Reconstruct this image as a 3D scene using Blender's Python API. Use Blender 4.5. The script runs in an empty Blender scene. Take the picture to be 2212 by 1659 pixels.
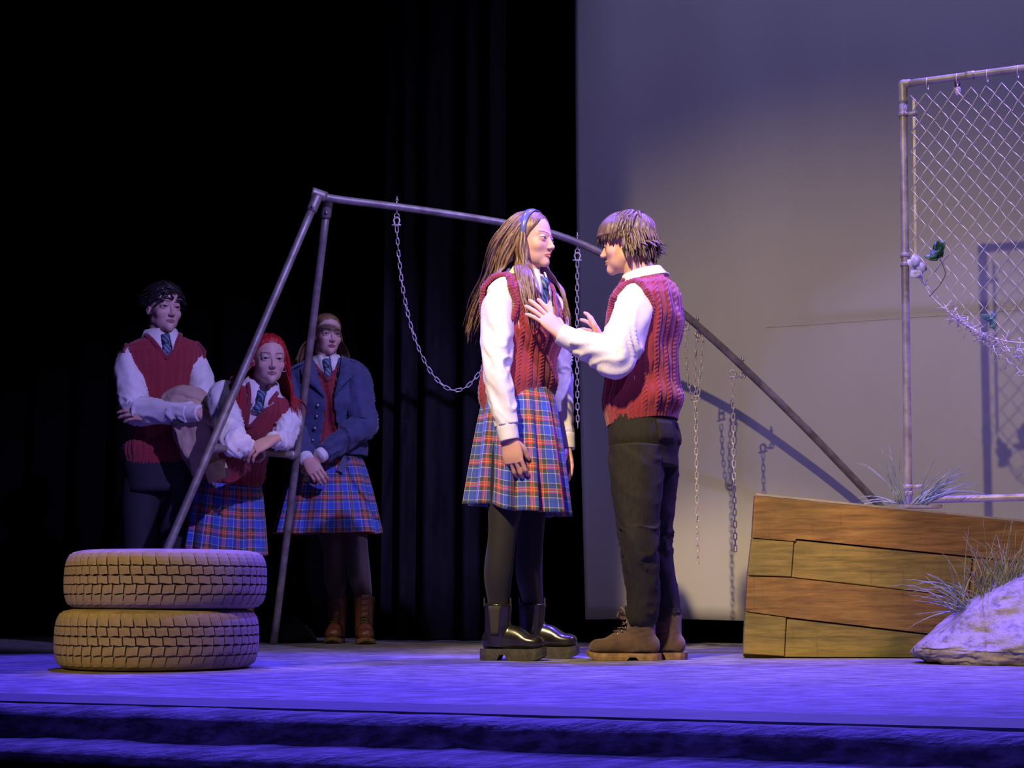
import bpy, bmesh, math, random
import numpy as np
from mathutils import Vector, Matrix

random.seed(7)
RNG = np.random.default_rng(7)
scene = bpy.context.scene
COL = scene.collection

# ------------------------------------------------------------------ camera
FPX = 3400.0
PITCH = math.atan((1289.0 - 829.5) / FPX)
CAM_H = 0.23
cam_data = bpy.data.cameras.new('camera')
cam_data.sensor_width = 36.0
cam_data.lens = 36.0 * FPX / 2212.0
cam_data.clip_end = 60
cam = bpy.data.objects.new('camera', cam_data)
COL.objects.link(cam)
cam.location = (0, 0, CAM_H)
cam.rotation_euler = (math.pi / 2 + PITCH, 0, 0)
scene.camera = cam

# ------------------------------------------------------------------ world and stage lights
world = bpy.data.worlds.new('dark_theatre')
scene.world = world
world.use_nodes = True
world.node_tree.nodes['Background'].inputs[0].default_value = (0.16, 0.13, 0.55, 1)
world.node_tree.nodes['Background'].inputs[1].default_value = 0.006

def spot(name, loc, target, color, power, size_deg, blend=0.25, radius=0.06):
    d = bpy.data.lights.new(name, 'SPOT')
    d.energy = power
    d.color = color
    d.spot_size = math.radians(size_deg)
    d.spot_blend = blend
    d.shadow_soft_size = radius
    o = bpy.data.objects.new(name, d)
    COL.objects.link(o)
    o.location = loc
    o.rotation_euler = (Vector(target) - Vector(loc)).to_track_quat('-Z', 'Y').to_euler()
    return o

WARM = (1.0, 0.70, 0.30)
BLUE = (0.105, 0.065, 1.0)
KEY = (-1.55, 1.2, 4.9)
spot('warm_key_spot', KEY, (1.2, 6.75, 0.30), (1.0, 0.75, 0.36), 900, 42, 0.7, .045)
spot('warm_face_spot', (-1.3, 2.0, 4.4), (0.26, 5.74, 1.02), (1.0, 0.74, 0.38), 1350, 21, 0.5)
spot('amber_crate_spot', (0.2, 1.6, 3.6), (1.55, 6.0, 0.35), (1.0, 0.62, 0.18), 330, 20, 0.5)
spot('blue_back_spot', (-1.3, 6.5, 4.7), (-0.9, 4.25, 0.0), BLUE, 1900, 58, 0.30)
spot('blue_back_spot', (1.0, 6.5, 4.7), (0.75, 4.2, 0.0), BLUE, 2050, 58, 0.30)
spot('violet_side_spot', (3.0, 6.35, 4.2), (1.15, 5.65, 0.8), (0.24, 0.11, 1.0), 1150, 50, 0.5)
spot('violet_fence_spot', (2.9, 2.6, 4.3), (2.15, 6.3, 1.66), (0.40, 0.32, 1.0), 400, 20, 0.6)
spot('violet_front_spot', (2.6, 0.6, 4.7), (-0.95, 7.35, 1.05), (0.38, 0.30, 1.0), 2300, 21, 0.6)
spot('amber_tyre_spot', (-3.0, 1.4, 2.3), (-1.12, 5.0, 0.18), (1.0, 0.62, 0.14), 700, 11, 0.45)
spot('violet_wash_spot', (1.6, 5.6, 6.6), (1.35, 7.75, 1.2), (0.46, 0.44, 0.92), 360, 62, 0.7, .5)
spot('blue_front_spot', (0.3, -2.0, 4.2), (0.0, 2.75, -.07), (0.11, 0.07, 1.0), 900, 22, 0.6)

scene.view_settings.view_transform = 'Standard'
scene.view_settings.look = 'None'
scene.view_settings.gamma = 1
scene.view_settings.exposure = 0.0
scene.view_settings.use_curve_mapping = False

# ------------------------------------------------------------------ geometry helpers
_F = np.array([0, math.cos(PITCH), math.sin(PITCH)])
_U = np.array([0, -math.sin(PITCH), math.cos(PITCH)])
_X = np.array([1.0, 0, 0])
CAMP = np.array([0, 0, CAM_H])

def ray(px, py):
    return _X * ((px - 1106) / FPX) + _U * (-(py - 829.5) / FPX) + _F

def W(px, py, Y):
    d = ray(px, py)
    return CAMP + d * (Y / d[1])

def FL(px, py, z=0.0):
    d = ray(px, py)
    return CAMP + d * ((z - CAM_H) / d[2])

def unit(v):
    v = np.asarray(v, float)
    return v / max(np.linalg.norm(v), 1e-9)

def _hash(ix, iy, iz):
    h = (ix * 374761393 + iy * 668265263 + iz * 2147483647) & 0xFFFFFFFF
    h = ((h ^ (h >> 13)) * 1274126177) & 0xFFFFFFFF
    return ((h ^ (h >> 16)) & 0xFFFF) / 65535.0 * 2 - 1

def noise(x, y, z=0.0):
    x, y, z = np.broadcast_arrays(np.asarray(x, float), np.asarray(y, float), np.asarray(z, float))
    ix, iy, iz = np.floor(x).astype(np.int64), np.floor(y).astype(np.int64), np.floor(z).astype(np.int64)
    fx, fy, fz = x - ix, y - iy, z - iz
    fx, fy, fz = [t * t * (3 - 2 * t) for t in (fx, fy, fz)]
    r = 0
    for dx in (0, 1):
        for dy in (0, 1):
            for dz in (0, 1):
                w = (fx if dx else 1 - fx) * (fy if dy else 1 - fy) * (fz if dz else 1 - fz)
                r = r + w * _hash(ix + dx, iy + dy, iz + dz)
    return r

def fbm(x, y, z=0.0, o=3):
    r, a, f = 0, 1.0, 1.0
    for _ in range(o):
        r = r + a * noise(np.asarray(x) * f, np.asarray(y) * f, np.asarray(z) * f + 7.3 * _)
        a *= .5; f *= 2.03
    return r

def catmull(pts, m):
    """resample control rows (k,c) to m rows"""
    P = np.asarray(pts, float)
    if P.ndim == 1: P = P[:, None]
    k = len(P)
    E = np.vstack([2 * P[0] - P[1], P, 2 * P[-1] - P[-2]])
    t = np.linspace(0, k - 1, m)
    i = np.minimum(t.astype(int), k - 2)
    f = (t - i)[:, None]
    a, b, c, d = E[i], E[i + 1], E[i + 2], E[i + 3]
    return .5 * (2 * b + (c - a) * f + (2 * a - 5 * b + 4 * c - d) * f ** 2 + (3 * b - a - 3 * c + d) * f ** 3)

def frames(C, up):
    T = np.gradient(C, axis=0)
    T /= np.maximum(np.linalg.norm(T, axis=1, keepdims=True), 1e-9)
    N = np.zeros_like(C)
    n = np.asarray(up, float)
    for i in range(len(C)):
        n = n - T[i] * n.dot(T[i])
        if np.linalg.norm(n) < 1e-6:
            n = np.cross(T[i], (1, 0, .1))
        n = n / np.linalg.norm(n)
        N[i] = n
    return T, N, np.cross(T, N)

def grid_faces(m, n, closed=True, caps=True):
    i = np.arange(m - 1)[:, None]
    j = np.arange(n if closed else n - 1)[None, :]
    j2 = (j + 1) % n
    F = np.stack(np.broadcast_arrays(i * n + j, i * n + j2, (i + 1) * n + j2, (i + 1) * n + j), -1).reshape(-1, 4)
    F = [tuple(f) for f in F.tolist()]
    if caps and closed:
        F.append(tuple(range(n - 1, -1, -1)))
        F.append(tuple((m - 1) * n + k for k in range(n)))
    return F

def tube(path, radii, n=14, m=None, up=(0, 0, 1), caps=True, disp=None, smooth=True):
    """returns (V,F); radii rows r or (ra,rb); ra lies along up"""
    path = np.asarray(path, float)
    k = len(path)
    R = np.array([(r, r) if np.isscalar(r) else tuple(r) for r in radii], float)
    if len(R) != k:
        R = catmull(R, k)
    m = m or (k - 1) * 5 + 1
    if smooth and k > 2:
        C = catmull(path, m); RR = catmull(R, m)
    else:
        t = np.linspace(0, k - 1, m); i = np.minimum(t.astype(int), k - 2); f = (t - i)[:, None]
        C = path[i] * (1 - f) + path[i + 1] * f; RR = R[i] * (1 - f) + R[i + 1] * f
    RR = np.maximum(RR, 1e-4)
    T, N, B = frames(C, up)
    a = np.linspace(0, 2 * math.pi, n, endpoint=False)
    rad = np.ones((m, n))
    dd = np.zeros((m, n))
    if disp is not None:
        s = np.concatenate([[0], np.cumsum(np.linalg.norm(np.diff(C, axis=0), axis=1))])
        dd = disp(a[None, :], s[:, None])
    ca, sa = np.cos(a)[None, :, None], np.sin(a)[None, :, None]
    P = C[:, None] + N[:, None] * ca * (RR[:, None, :1] + dd[..., None]) + B[:, None] * sa * (RR[:, None, 1:] + dd[..., None])
    return P.reshape(-1, 3), grid_faces(m, n, True, caps)

def merge(parts):
    V, F, o = [], [], 0
    for v, f in parts:
        v = np.asarray(v, float)
        V.append(v)
        F += [tuple(int(i) + o for i in q) for q in f]
        o += len(v)
    return np.vstack(V), F

def box(c, s, R=None):
    x, y, z = [t / 2 for t in s]
    V = np.array([(-x, -y, -z), (x, -y, -z), (x, y, -z), (-x, y, -z), (-x, -y, z), (x, -y, z), (x, y, z), (-x, y, z)])
    if R is not None: V = V @ np.asarray(R).T
    F = [(3, 2, 1, 0), (4, 5, 6, 7), (0, 1, 5, 4), (1, 2, 6, 5), (2, 3, 7, 6), (3, 0, 4, 7)]
    return V + np.asarray(c, float), F

def ellipsoid(c, r, nu=20, nv=12, R=None):
    ph = np.linspace(0, math.pi, nv + 1)[1:-1]
    th = np.linspace(0, 2 * math.pi, nu, endpoint=False)
    P = np.stack([np.sin(ph)[:, None] * np.cos(th), np.sin(ph)[:, None] * np.sin(th), np.cos(ph)[:, None] * np.ones(nu)], -1).reshape(-1, 3)
    P = np.vstack([P, [[0, 0, 1]], [[0, 0, -1]]]) * np.asarray(r, float)
    m = nv - 1
    F = [(b, a, d, c2) for a, b, c2, d in grid_faces(m, nu, True, False)]
    F = [tuple(reversed(f)) for f in grid_faces(m, nu, True, False)]
    t, bt = m * nu, m * nu + 1
    F += [(t, k, (k + 1) % nu) for k in range(nu)]
    F += [(bt, (m - 1) * nu + (k + 1) % nu, (m - 1) * nu + k) for k in range(nu)]
    if R is not None: P = P @ np.asarray(R).T
    return P + np.asarray(c, float), F

def mesh_data(name, V, F, mat, uv=None, col=None, smooth=True, matidx=None):
    me = bpy.data.meshes.new(name)
    me.from_pydata(np.asarray(V, float).tolist(), [], [tuple(f) for f in F])
    me.update()
    if smooth:
        me.polygons.foreach_set('use_smooth', [True] * len(me.polygons))
    li = np.zeros(len(me.loops), int)
    me.loops.foreach_get('vertex_index', li)
    if uv is not None:
        L = me.uv_layers.new(name='UVMap')
        L.data.foreach_set('uv', np.asarray(uv, float)[li].reshape(-1))
    if col is not None:
        c = np.ones((len(V), 4)); c[:, :3] = col
        A = me.color_attributes.new('Col', 'FLOAT_COLOR', 'POINT')
        A.data.foreach_set('color', c.reshape(-1))
    for mt in (mat if isinstance(mat, (list, tuple)) else [mat]):
        me.materials.append(mt)
    if matidx is not None:
        me.polygons.foreach_set('material_index', matidx)
    return me

def link(name, me, parent=None, label=None, cat=None, group=None, kind=None):
    o = bpy.data.objects.new(name, me)
    COL.objects.link(o)
    if parent is not None:
        o.parent = parent
        if parent.type == 'EMPTY': o.matrix_parent_inverse = Matrix.Translation(-parent.location)
    if label: o['label'] = label
    if cat: o['category'] = cat
    if group: o['group'] = group
    if kind: o['kind'] = kind
    return o

def add(name, VF, mat, parent=None, **k):
    mk = {q: k.pop(q) for q in ('uv', 'col', 'smooth', 'matidx') if q in k}
    return link(name, mesh_data(name, VF[0], VF[1], mat, **mk), parent, **k)

def empty(name, loc, label, cat, group=None):
    o = bpy.data.objects.new(name, None)
    COL.objects.link(o)
    o.empty_display_size = .1
    o.location = [float(q) for q in loc]
    o['label'] = label; o['category'] = cat
    if group: o['group'] = group
    return o

def eval_mods(V, F, setup, extra=()):
    """temporary object, run modifiers, return arrays"""
    me = bpy.data.meshes.new('tmp')
    me.from_pydata(np.asarray(V, float).tolist(), [], [tuple(f) for f in F]); me.update()
    ob = bpy.data.objects.new('tmp', me); COL.objects.link(ob)
    ex = []
    for v, f in extra:
        m2 = bpy.data.meshes.new('tmp2')
        m2.from_pydata(np.asarray(v, float).tolist(), [], [tuple(q) for q in f]); m2.update()
        o2 = bpy.data.objects.new('tmp2', m2); COL.objects.link(o2); ex.append(o2)
    setup(ob, ex)
    dg = bpy.context.evaluated_depsgraph_get()
    r = bpy.data.meshes.new_from_object(ob.evaluated_get(dg))
    v = np.zeros(len(r.vertices) * 3); r.vertices.foreach_get('co', v)
    f = [tuple(p.vertices) for p in r.polygons]
    for o in [ob] + ex:
        m_ = o.data
        bpy.data.objects.remove(o); bpy.data.meshes.remove(m_)
    bpy.data.meshes.remove(r)
    return v.reshape(-1, 3), f

def remesh(VF, size, smooth=4):
    def st(ob, ex):
        m = ob.modifiers.new('r', 'REMESH'); m.mode = 'VOXEL'; m.voxel_size = size
        if smooth:
            s = ob.modifiers.new('s', 'SMOOTH'); s.factor = .5; s.iterations = smooth
    return eval_mods(VF[0], VF[1], st)

def union(base, others):
    def st(ob, ex):
        for o2 in ex:
            b = ob.modifiers.new('b', 'BOOLEAN'); b.operation = 'UNION'; b.object = o2
            try: b.solver = 'MANIFOLD'
            except Exception: b.solver = 'EXACT'
    v, f = eval_mods(base[0], base[1], st, others)
    if len(v) < len(base[0]) * .6:
        return merge([base] + list(others))
    return v, f

# ------------------------------------------------------------------ materials
def mat(name, color=(.5, .5, .5), rough=.6, metal=0.0, build=None, spec=None, coat=0.0, sheen=0.0):
    m = bpy.data.materials.new(name)
    m.use_nodes = True
    nt = m.node_tree
    b = nt.nodes['Principled BSDF']
    b.inputs['Base Color'].default_value = (*color, 1)
    b.inputs['Roughness'].default_value = rough
    b.inputs['Metallic'].default_value = metal
    if spec is not None: b.inputs['Specular IOR Level'].default_value = spec
    if coat: b.inputs['Coat Weight'].default_value = coat
    if sheen:
        b.inputs['Sheen Weight'].default_value = sheen
        b.inputs['Sheen Roughness'].default_value = .6
    if build: build(nt, b)
    return m

def ND(nt, t, **k):
    n = nt.nodes.new(t)
    for q, v in k.items():
        if q.startswith('i_'):
            n.inputs[int(q[2:]) if q[2:].isdigit() else q[2:]].default_value = v
        else:
            setattr(n, q, v)
    return n

def ramp(nt, stops, interp='LINEAR'):
    r = nt.nodes.new('ShaderNodeValToRGB')
    r.color_ramp.interpolation = interp
    e = r.color_ramp.elements
    e[0].position, e[0].color = stops[0][0], (*stops[0][1], 1)
    e[1].position, e[1].color = stops[1][0], (*stops[1][1], 1)
    for p, c in stops[2:]:
        q = e.new(p); q.color = (*c, 1)
    return r

def tex(nt, scale=(1, 1, 1), coord='Object', nscale=8, detail=4, rough=.6, rot=(0, 0, 0), dist=0.0):
    tc = ND(nt, 'ShaderNodeTexCoord'); mp = ND(nt, 'ShaderNodeMapping')
    mp.inputs['Scale'].default_value = scale
    mp.inputs['Rotation'].default_value = rot
    nt.links.new(tc.outputs[coord], mp.inputs[0])
    n = ND(nt, 'ShaderNodeTexNoise')
    n.inputs['Scale'].default_value = nscale; n.inputs['Detail'].default_value = detail
    n.inputs['Roughness'].default_value = rough; n.inputs['Distortion'].default_value = dist
    nt.links.new(mp.outputs[0], n.inputs['Vector'])
    return n

def bump(nt, b, h, strength=.3, dist=.01):
    bp = ND(nt, 'ShaderNodeBump'); bp.inputs['Strength'].default_value = strength; bp.inputs['Distance'].default_value = dist
    nt.links.new(h, bp.inputs['Height'])
    nt.links.new(bp.outputs[0], b.inputs['Normal'])

def noisy(c1, c2, nscale=8, scale=(1, 1, 1), bs=.3, bd=.005, lo=.35, hi=.65, detail=5, rot=(0, 0, 0), dist=0.0):
    def f(nt, b):
        n = tex(nt, scale, 'Object', nscale, detail, .6, rot, dist)
        r = ramp(nt, [(lo, c1), (hi, c2)])
        nt.links.new(n.outputs[0], r.inputs[0]); nt.links.new(r.outputs[0], b.inputs['Base Color'])
        if bs: bump(nt, b, n.outputs[0], bs, bd)
    return f

def attr_color(rough_bump=True):
    def f(nt, b):
        a = ND(nt, 'ShaderNodeAttribute', attribute_name='Col')
        nt.links.new(a.outputs['Color'], b.inputs['Base Color'])
        b.inputs['Subsurface Weight'].default_value = .12
        b.inputs['Subsurface Radius'].default_value = (.01, .004, .002)
        b.inputs['Subsurface Scale'].default_value = .5
    return f

def plaid_build(per=.088):
    def f(nt, b):
        uvn = ND(nt, 'ShaderNodeUVMap', uv_map='UVMap')
        sp = ND(nt, 'ShaderNodeSeparateXYZ'); nt.links.new(uvn.outputs[0], sp.inputs[0])
        blue, dk, wh, red, ye, gy = (.035, .085, .50), (.012, .016, .02), (.58, .60, .55), (.58, .045, .035), (.62, .52, .16), (.045, .060, .075)
        stops = [(0.0, blue), (.12, dk), (.135, blue), (.26, wh), (.29, dk), (.31, gy), (.42, dk), (.445, red), (.52, ye), (.545, dk), (.56, red), (.64, ye), (.66, dk), (.68, gy), (.79, dk), (.81, gy), (.86, wh), (.885, dk), (.90, blue)]
        outs = []
        for k in (0, 1):
            mu = ND(nt, 'ShaderNodeMath', operation='DIVIDE'); mu.inputs[1].default_value = per
            fr = ND(nt, 'ShaderNodeMath', operation='FRACT')
            nt.links.new(sp.outputs[k], mu.inputs[0]); nt.links.new(mu.outputs[0], fr.inputs[0])
            r = ramp(nt, stops, 'CONSTANT'); nt.links.new(fr.outputs[0], r.inputs[0]); outs.append(r)
        mx = ND(nt, 'ShaderNodeMix', data_type='RGBA'); mx.inputs[0].default_value = .5
        nt.links.new(outs[0].outputs[0], mx.inputs[6]); nt.links.new(outs[1].outputs[0], mx.inputs[7])
        nt.links.new(mx.outputs[2], b.inputs['Base Color'])
        n = tex(nt, (1, 1, 1), 'Object', 500, 1); bump(nt, b, n.outputs[0], .15, .001)
    return f

def knit_build(c):
    def f(nt, b):
        n = tex(nt, (1, 1, .7), 'Object', 260, 2)
        r = ramp(nt, [(.3, tuple(q * .78 for q in c)), (.7, tuple(q * 1.15 for q in c))])
        nt.links.new(n.outputs[0], r.inputs[0]); nt.links.new(r.outputs[0], b.inputs['Base Color'])
        bump(nt, b, n.outputs[0], .5, .002)
    return f

def tie_build(nt, b):
    tc = ND(nt, 'ShaderNodeTexCoord')
    w = ND(nt, 'ShaderNodeTexWave', bands_direction='DIAGONAL'); w.inputs['Scale'].default_value = 22; w.inputs['Distortion'].default_value = 0
    nt.links.new(tc.outputs['Object'], w.inputs[0])
    r = ramp(nt, [(0, (.02, .05, .16)), (.45, (.02, .09, .10)), (.7, (.10, .16, .22)), (.9, (.25, .27, .25))], 'CONSTANT')
    nt.links.new(w.outputs[0], r.inputs[0]); nt.links.new(r.outputs[0], b.inputs['Base Color'])

M = {}
M['skin'] = mat('skin', (.6, .4, .3), .5, build=attr_color(), spec=.35)
M['eye'] = mat('eyeball', (.8, .8, .8), .12, build=lambda nt, b: nt.links.new(ND(nt, 'ShaderNodeAttribute', attribute_name='Col').outputs['Color'], b.inputs['Base Color']))
def hairm(name, c1, c2, rough=.38):
    return mat(name, c1, rough, build=noisy(c1, c2, 40, (6, 6, .6), .35, .003, .3, .7), spec=.5)
M['hair_brown'] = hairm('light_brown_hair', (.10, .055, .026), (.26, .155, .075))
M['hair_mid'] = hairm('mid_brown_hair', (.085, .052, .030), (.20, .13, .075))
M['hair_dark'] = hairm('dark_hair', (.012, .009, .010), (.03, .022, .022))
M['hair_red'] = hairm('red_hair', (.26, .008, .012), (.48, .02, .022))
M['hair_honey'] = hairm('honey_hair', (.12, .068, .03), (.24, .14, .06))
M['shirt'] = mat('white_shirt', (.74, .71, .66), .8, build=noisy((.70, .67, .62), (.77, .745, .70), 60, bs=.15, bd=.002), sheen=.1)
M['knit'] = mat('burgundy_knit', (.3, .015, .03), .9, build=knit_build((.25, .011, .022)), sheen=.25)
M['knit_band'] = mat('burgundy_rib', (.25, .012, .03), .9, build=knit_build((.21, .009, .024)), sheen=.25)
M['plaid'] = mat('plaid_wool', (.1, .1, .3), .85, build=plaid_build(), sheen=.1)
M['tights'] = mat('black_tights', (.009, .0065, .0055), .75, sheen=.04)
M['tights_sheer'] = mat('sheer_tights', (.05, .026, .024), .6, sheen=.2)
M['denim'] = mat('black_denim', (.017, .014, .012), .85, build=noisy((.008, .0066, .0058), (.017, .014, .011), 90, (1, 1, .4), .3, .002))
M['leather_black'] = mat('black_leather', (.012, .011, .010), .26, build=noisy((.009, .008, .008), (.018, .016, .014), 30, bs=.12, bd=.004), spec=.7)
M['elastic'] = mat('boot_elastic', (.03, .027, .024), .9)
M['sole_black'] = mat('black_rubber_sole', (.04, .036, .034), .75, build=noisy((.03, .027, .025), (.06, .054, .048), 60))
M['suede'] = mat('brown_suede', (.11, .055, .032), .85, build=noisy((.045, .022, .014), (.095, .048, .029), 22, bs=.25, bd=.004), sheen=.2)
M['leather_brown'] = mat('brown_leather', (.14, .05, .03), .42, build=noisy((.09, .032, .02), (.19, .07, .045), 26, bs=.2, bd=.004))
M['sole_tan'] = mat('tan_sole', (.20, .115, .055), .7, build=noisy((.13, .075, .04), (.27, .16, .08), 40))
M['lace'] = mat('boot_lace', (.10, .06, .045), .8)
M['metal_eye'] = mat('eyelet_metal', (.6, .58, .5), .3, 1.0)
M['navy'] = mat('navy_cotton', (.035, .045, .13), .8, build=noisy((.030, .038, .11), (.045, .055, .15), 40, bs=.15, bd=.003), sheen=.15)
M['button'] = mat('metal_button', (.4, .4, .42), .35, .9)
M['tan'] = mat('tan_coat_cloth', (.36, .24, .16), .85, build=noisy((.42, .30, .21), (.55, .40, .28), 20, bs=.2, bd=.004))
M['coat_label'] = mat('coat_label', (.02, .02, .03), .6)
M['trouser'] = mat('dark_trouser', (.012, .012, .02), .85)
M['tie'] = mat('striped_tie', (.03, .06, .15), .6, build=tie_build)
M['band_blue'] = mat('satin_headband', (.10, .11, .30), .3)
M['band_grey'] = mat('hair_tie_cloth', (.20, .19, .20), .7)
M['tag'] = mat('jacket_belt_cloth', (.10, .11, .19), .7)
# ------------------------------------------------------------------ head (implicit surface sampled by rays)
def smin(a, b, k):
    h = np.clip(.5 + .5 * (b - a) / k, 0, 1)
    return b + (a - b) * h - k * h * (1 - h)
def smax(a, b, k): return -smin(-a, -b, k)
def s_ell(p, c, r):
    q = (p - np.array(c)); r = np.array(r)
    k0 = np.linalg.norm(q / r, axis=-1); k1 = np.linalg.norm(q / r ** 2, axis=-1)
    return k0 * (k0 - 1) / np.maximum(k1, 1e-6)
def s_sph(p, c, r): return np.linalg.norm(p - np.array(c), axis=-1) - r
def s_cap(p, a, b, ra, rb):
    a, b = np.array(a), np.array(b)
    t = np.clip(((p - a) @ (b - a)) / ((b - a) @ (b - a)), 0, 1)
    return np.linalg.norm(p - a - t[..., None] * (b - a), axis=-1) - (ra + (rb - ra) * t)

EYE = np.array([.140, .290, -.005])
def lid_open(v, op=1.0):
    e = np.clip(1 - (v[..., 0] / .066) ** 2, 0, 1)
    return np.maximum(np.maximum(v[..., 2] - .019 * op * e - .001, -.015 * op * e - v[..., 2]), np.maximum(np.abs(v[..., 0]) - .066, -v[..., 1]))

def sdf_head(p, female=True, ears=True, op=1.0):
    q = p.copy(); q[..., 0] = np.abs(q[..., 0])
    jw = .0 if female else .012
    d = s_ell(q, (0, -.06, .15), (.32, .41, .35))
    d = smin(d, s_ell(q, (0, .10, -.10), (.262, .268, .36)), .08)
    d = smin(d, s_ell(q, (0, .12, -.30), (.200 + jw, .215, .165)), .07)
    d = smin(d, s_sph(q, (0, .285, -.405), .085 + jw * .7), .06)
    d = smin(d, s_sph(q, (.175 + jw, .0, -.26), .07), .09)
    d = smin(d, s_sph(q, (.170, .235, -.13), .085), .08)
    d = smin(d, s_cap(q, (.03, .342, .075), (.19, .282, .085), .029 + jw * 1.3, .026), .06)
    d = smax(d, -s_sph(q, (.145, .445, -.008), .082), .045)
    d = smin(d, s_cap(q, (0, .350, .03), (0, .432, -.14), .022, .032), .03)
    d = smin(d, s_sph(q, (0, .436, -.152), .038), .02)
    d = smin(d, s_sph(q, (.040, .402, -.168), .028), .02)
    d = smin(d, s_cap(q, (0, .380, -.262), (.082, .338, -.279), .020, .009), .02)
    d = smin(d, s_cap(q, (0, .376, -.308), (.070, .340, -.300), .023, .010), .02)
    d = smax(d, -s_cap(q, (0, .414, -.285), (.100, .355, -.287), .011, .006), .010)
    v = q - EYE
    d = smin(d, np.maximum(np.linalg.norm(v, axis=-1) - .0765, -lid_open(v, op)), .010)
    if ears:
        e = s_ell(q, (.318, -.035, -.05), (.034, .062, .105))
        e = smax(e, -s_ell(q, (.352, -.022, -.035), (.026, .036, .062)), .015)
        d = smin(d, e, .02)
    return d

def head_mesh(rows, cols, female=True, ears=True, op=1.0):
    t = np.linspace(-math.pi, math.pi, cols, endpoint=False)
    th = t - .55 * np.sin(t)
    ph = np.linspace(0, math.pi, rows + 1)[1:-1]
    D = np.stack([np.sin(ph)[:, None] * np.sin(th), np.sin(ph)[:, None] * np.cos(th), np.cos(ph)[:, None] * np.ones(cols)], -1).reshape(-1, 3)
    D = np.vstack([D, [[0, 0, 1]], [[0, 0, -1]]])
    r = np.full(len(D), .72)
    c = np.array([0, .02, -.03])
    for _ in range(40):
        d = sdf_head(c + D * r[:, None], female, ears, op)
        r -= np.clip(d * .75, -.03, .2)
    V = c + D * r[:, None]
    m = rows - 1
    F = grid_faces(m, cols, True, False)
    F = [(a, d2, c2, b) for a, b, c2, d2 in F]
    tp, bt = m * cols, m * cols + 1
    F += [(tp, k, (k + 1) % cols) for k in range(cols)]
    F += [(bt, (m - 1) * cols + (k + 1) % cols, (m - 1) * cols + k) for k in range(cols)]
    return V, [f[::-1] for f in F]

def head_color(p, skin, lip, brow, lash=(.03, .018, .015), liner=.010):
    q = p.copy(); q[:, 0] = np.abs(q[:, 0])
    C = np.ones((len(p), 3)) * np.array(skin)
    def mixc(mask, c):
        nonlocal C
        C = C * (1 - mask[:, None]) + np.array(c) * mask[:, None]
    ck = np.exp(-(np.linalg.norm(q - np.array([.17, .27, -.13]), axis=1) / .10) ** 2) * .22
    mixc(ck, (skin[0] * 1.0, skin[1] * .62, skin[2] * .6))
    L = np.minimum(s_cap(q, (0, .380, -.264), (.084, .336, -.282), .019, .005), s_cap(q, (0, .376, -.306), (.072, .338, -.297), .022, .007))
    mixc(np.clip((.012 - L) / .010, 0, 1) * .85, lip)
    gro = s_cap(q, (0, .395, -.285), (.092, .345, -.288), .006, .003)
    mixc(np.clip((.010 - gro) / .008, 0, 1) * .7, tuple(.35 * x for x in lip))
    bz = q[:, 2] - (.088 + .020 * np.sin(np.clip((q[:, 0] - .05) / .16, 0, 1) * 2.2))
    bw = (q[:, 0] > .048) & (q[:, 0] < .222) & (p[:, 1] > .1)
    mixc(np.clip((.019 - np.abs(bz)) / .009, 0, 1) * bw * .85, brow)
    v = q - EYE
    op = lid_open(v)
    mixc(np.clip((liner + .003 - np.abs(op)) / .008, 0, 1) * (v[:, 1] > 0) * (np.linalg.norm(v, axis=1) < .10) * np.where(v[:, 2] > -.004, .95, .5), lash)
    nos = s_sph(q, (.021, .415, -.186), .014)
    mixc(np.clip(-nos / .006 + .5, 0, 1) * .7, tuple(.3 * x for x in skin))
    return C

def head_matrix(pos, f, H, tilt=0.0, roll=0.0):
    """local head units -> world. tilt > 0 lowers the face"""
    f = unit(f); up = np.array([0, 0, 1.0])
    r = unit(np.cross(f, up)); u = np.cross(r, f)
    f2 = f * math.cos(tilt) - u * math.sin(tilt); u2 = u * math.cos(tilt) + f * math.sin(tilt)
    r2 = r * math.cos(roll) + u2 * math.sin(roll); u3 = u2 * math.cos(roll) - r * math.sin(roll)
    R = np.stack([r2, f2, u3], 1) * H
    return R, np.asarray(pos, float)

def eye_mesh(R, pos, sx, gaze, iris):
    V, F = ellipsoid((0, 0, 0), (.0695,) * 3, 36, 30)
    g = unit(gaze)
    ang = np.degrees(np.arccos(np.clip(V @ g / .0695, -1, 1)))
    C = np.where((ang < 12)[:, None], (.004, .004, .004), np.where((ang < 29)[:, None], iris, (.42, .38, .36)))
    c = EYE * np.array([sx, 1, 1])
    return ((V + c) @ R.T + pos, F), C

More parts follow.
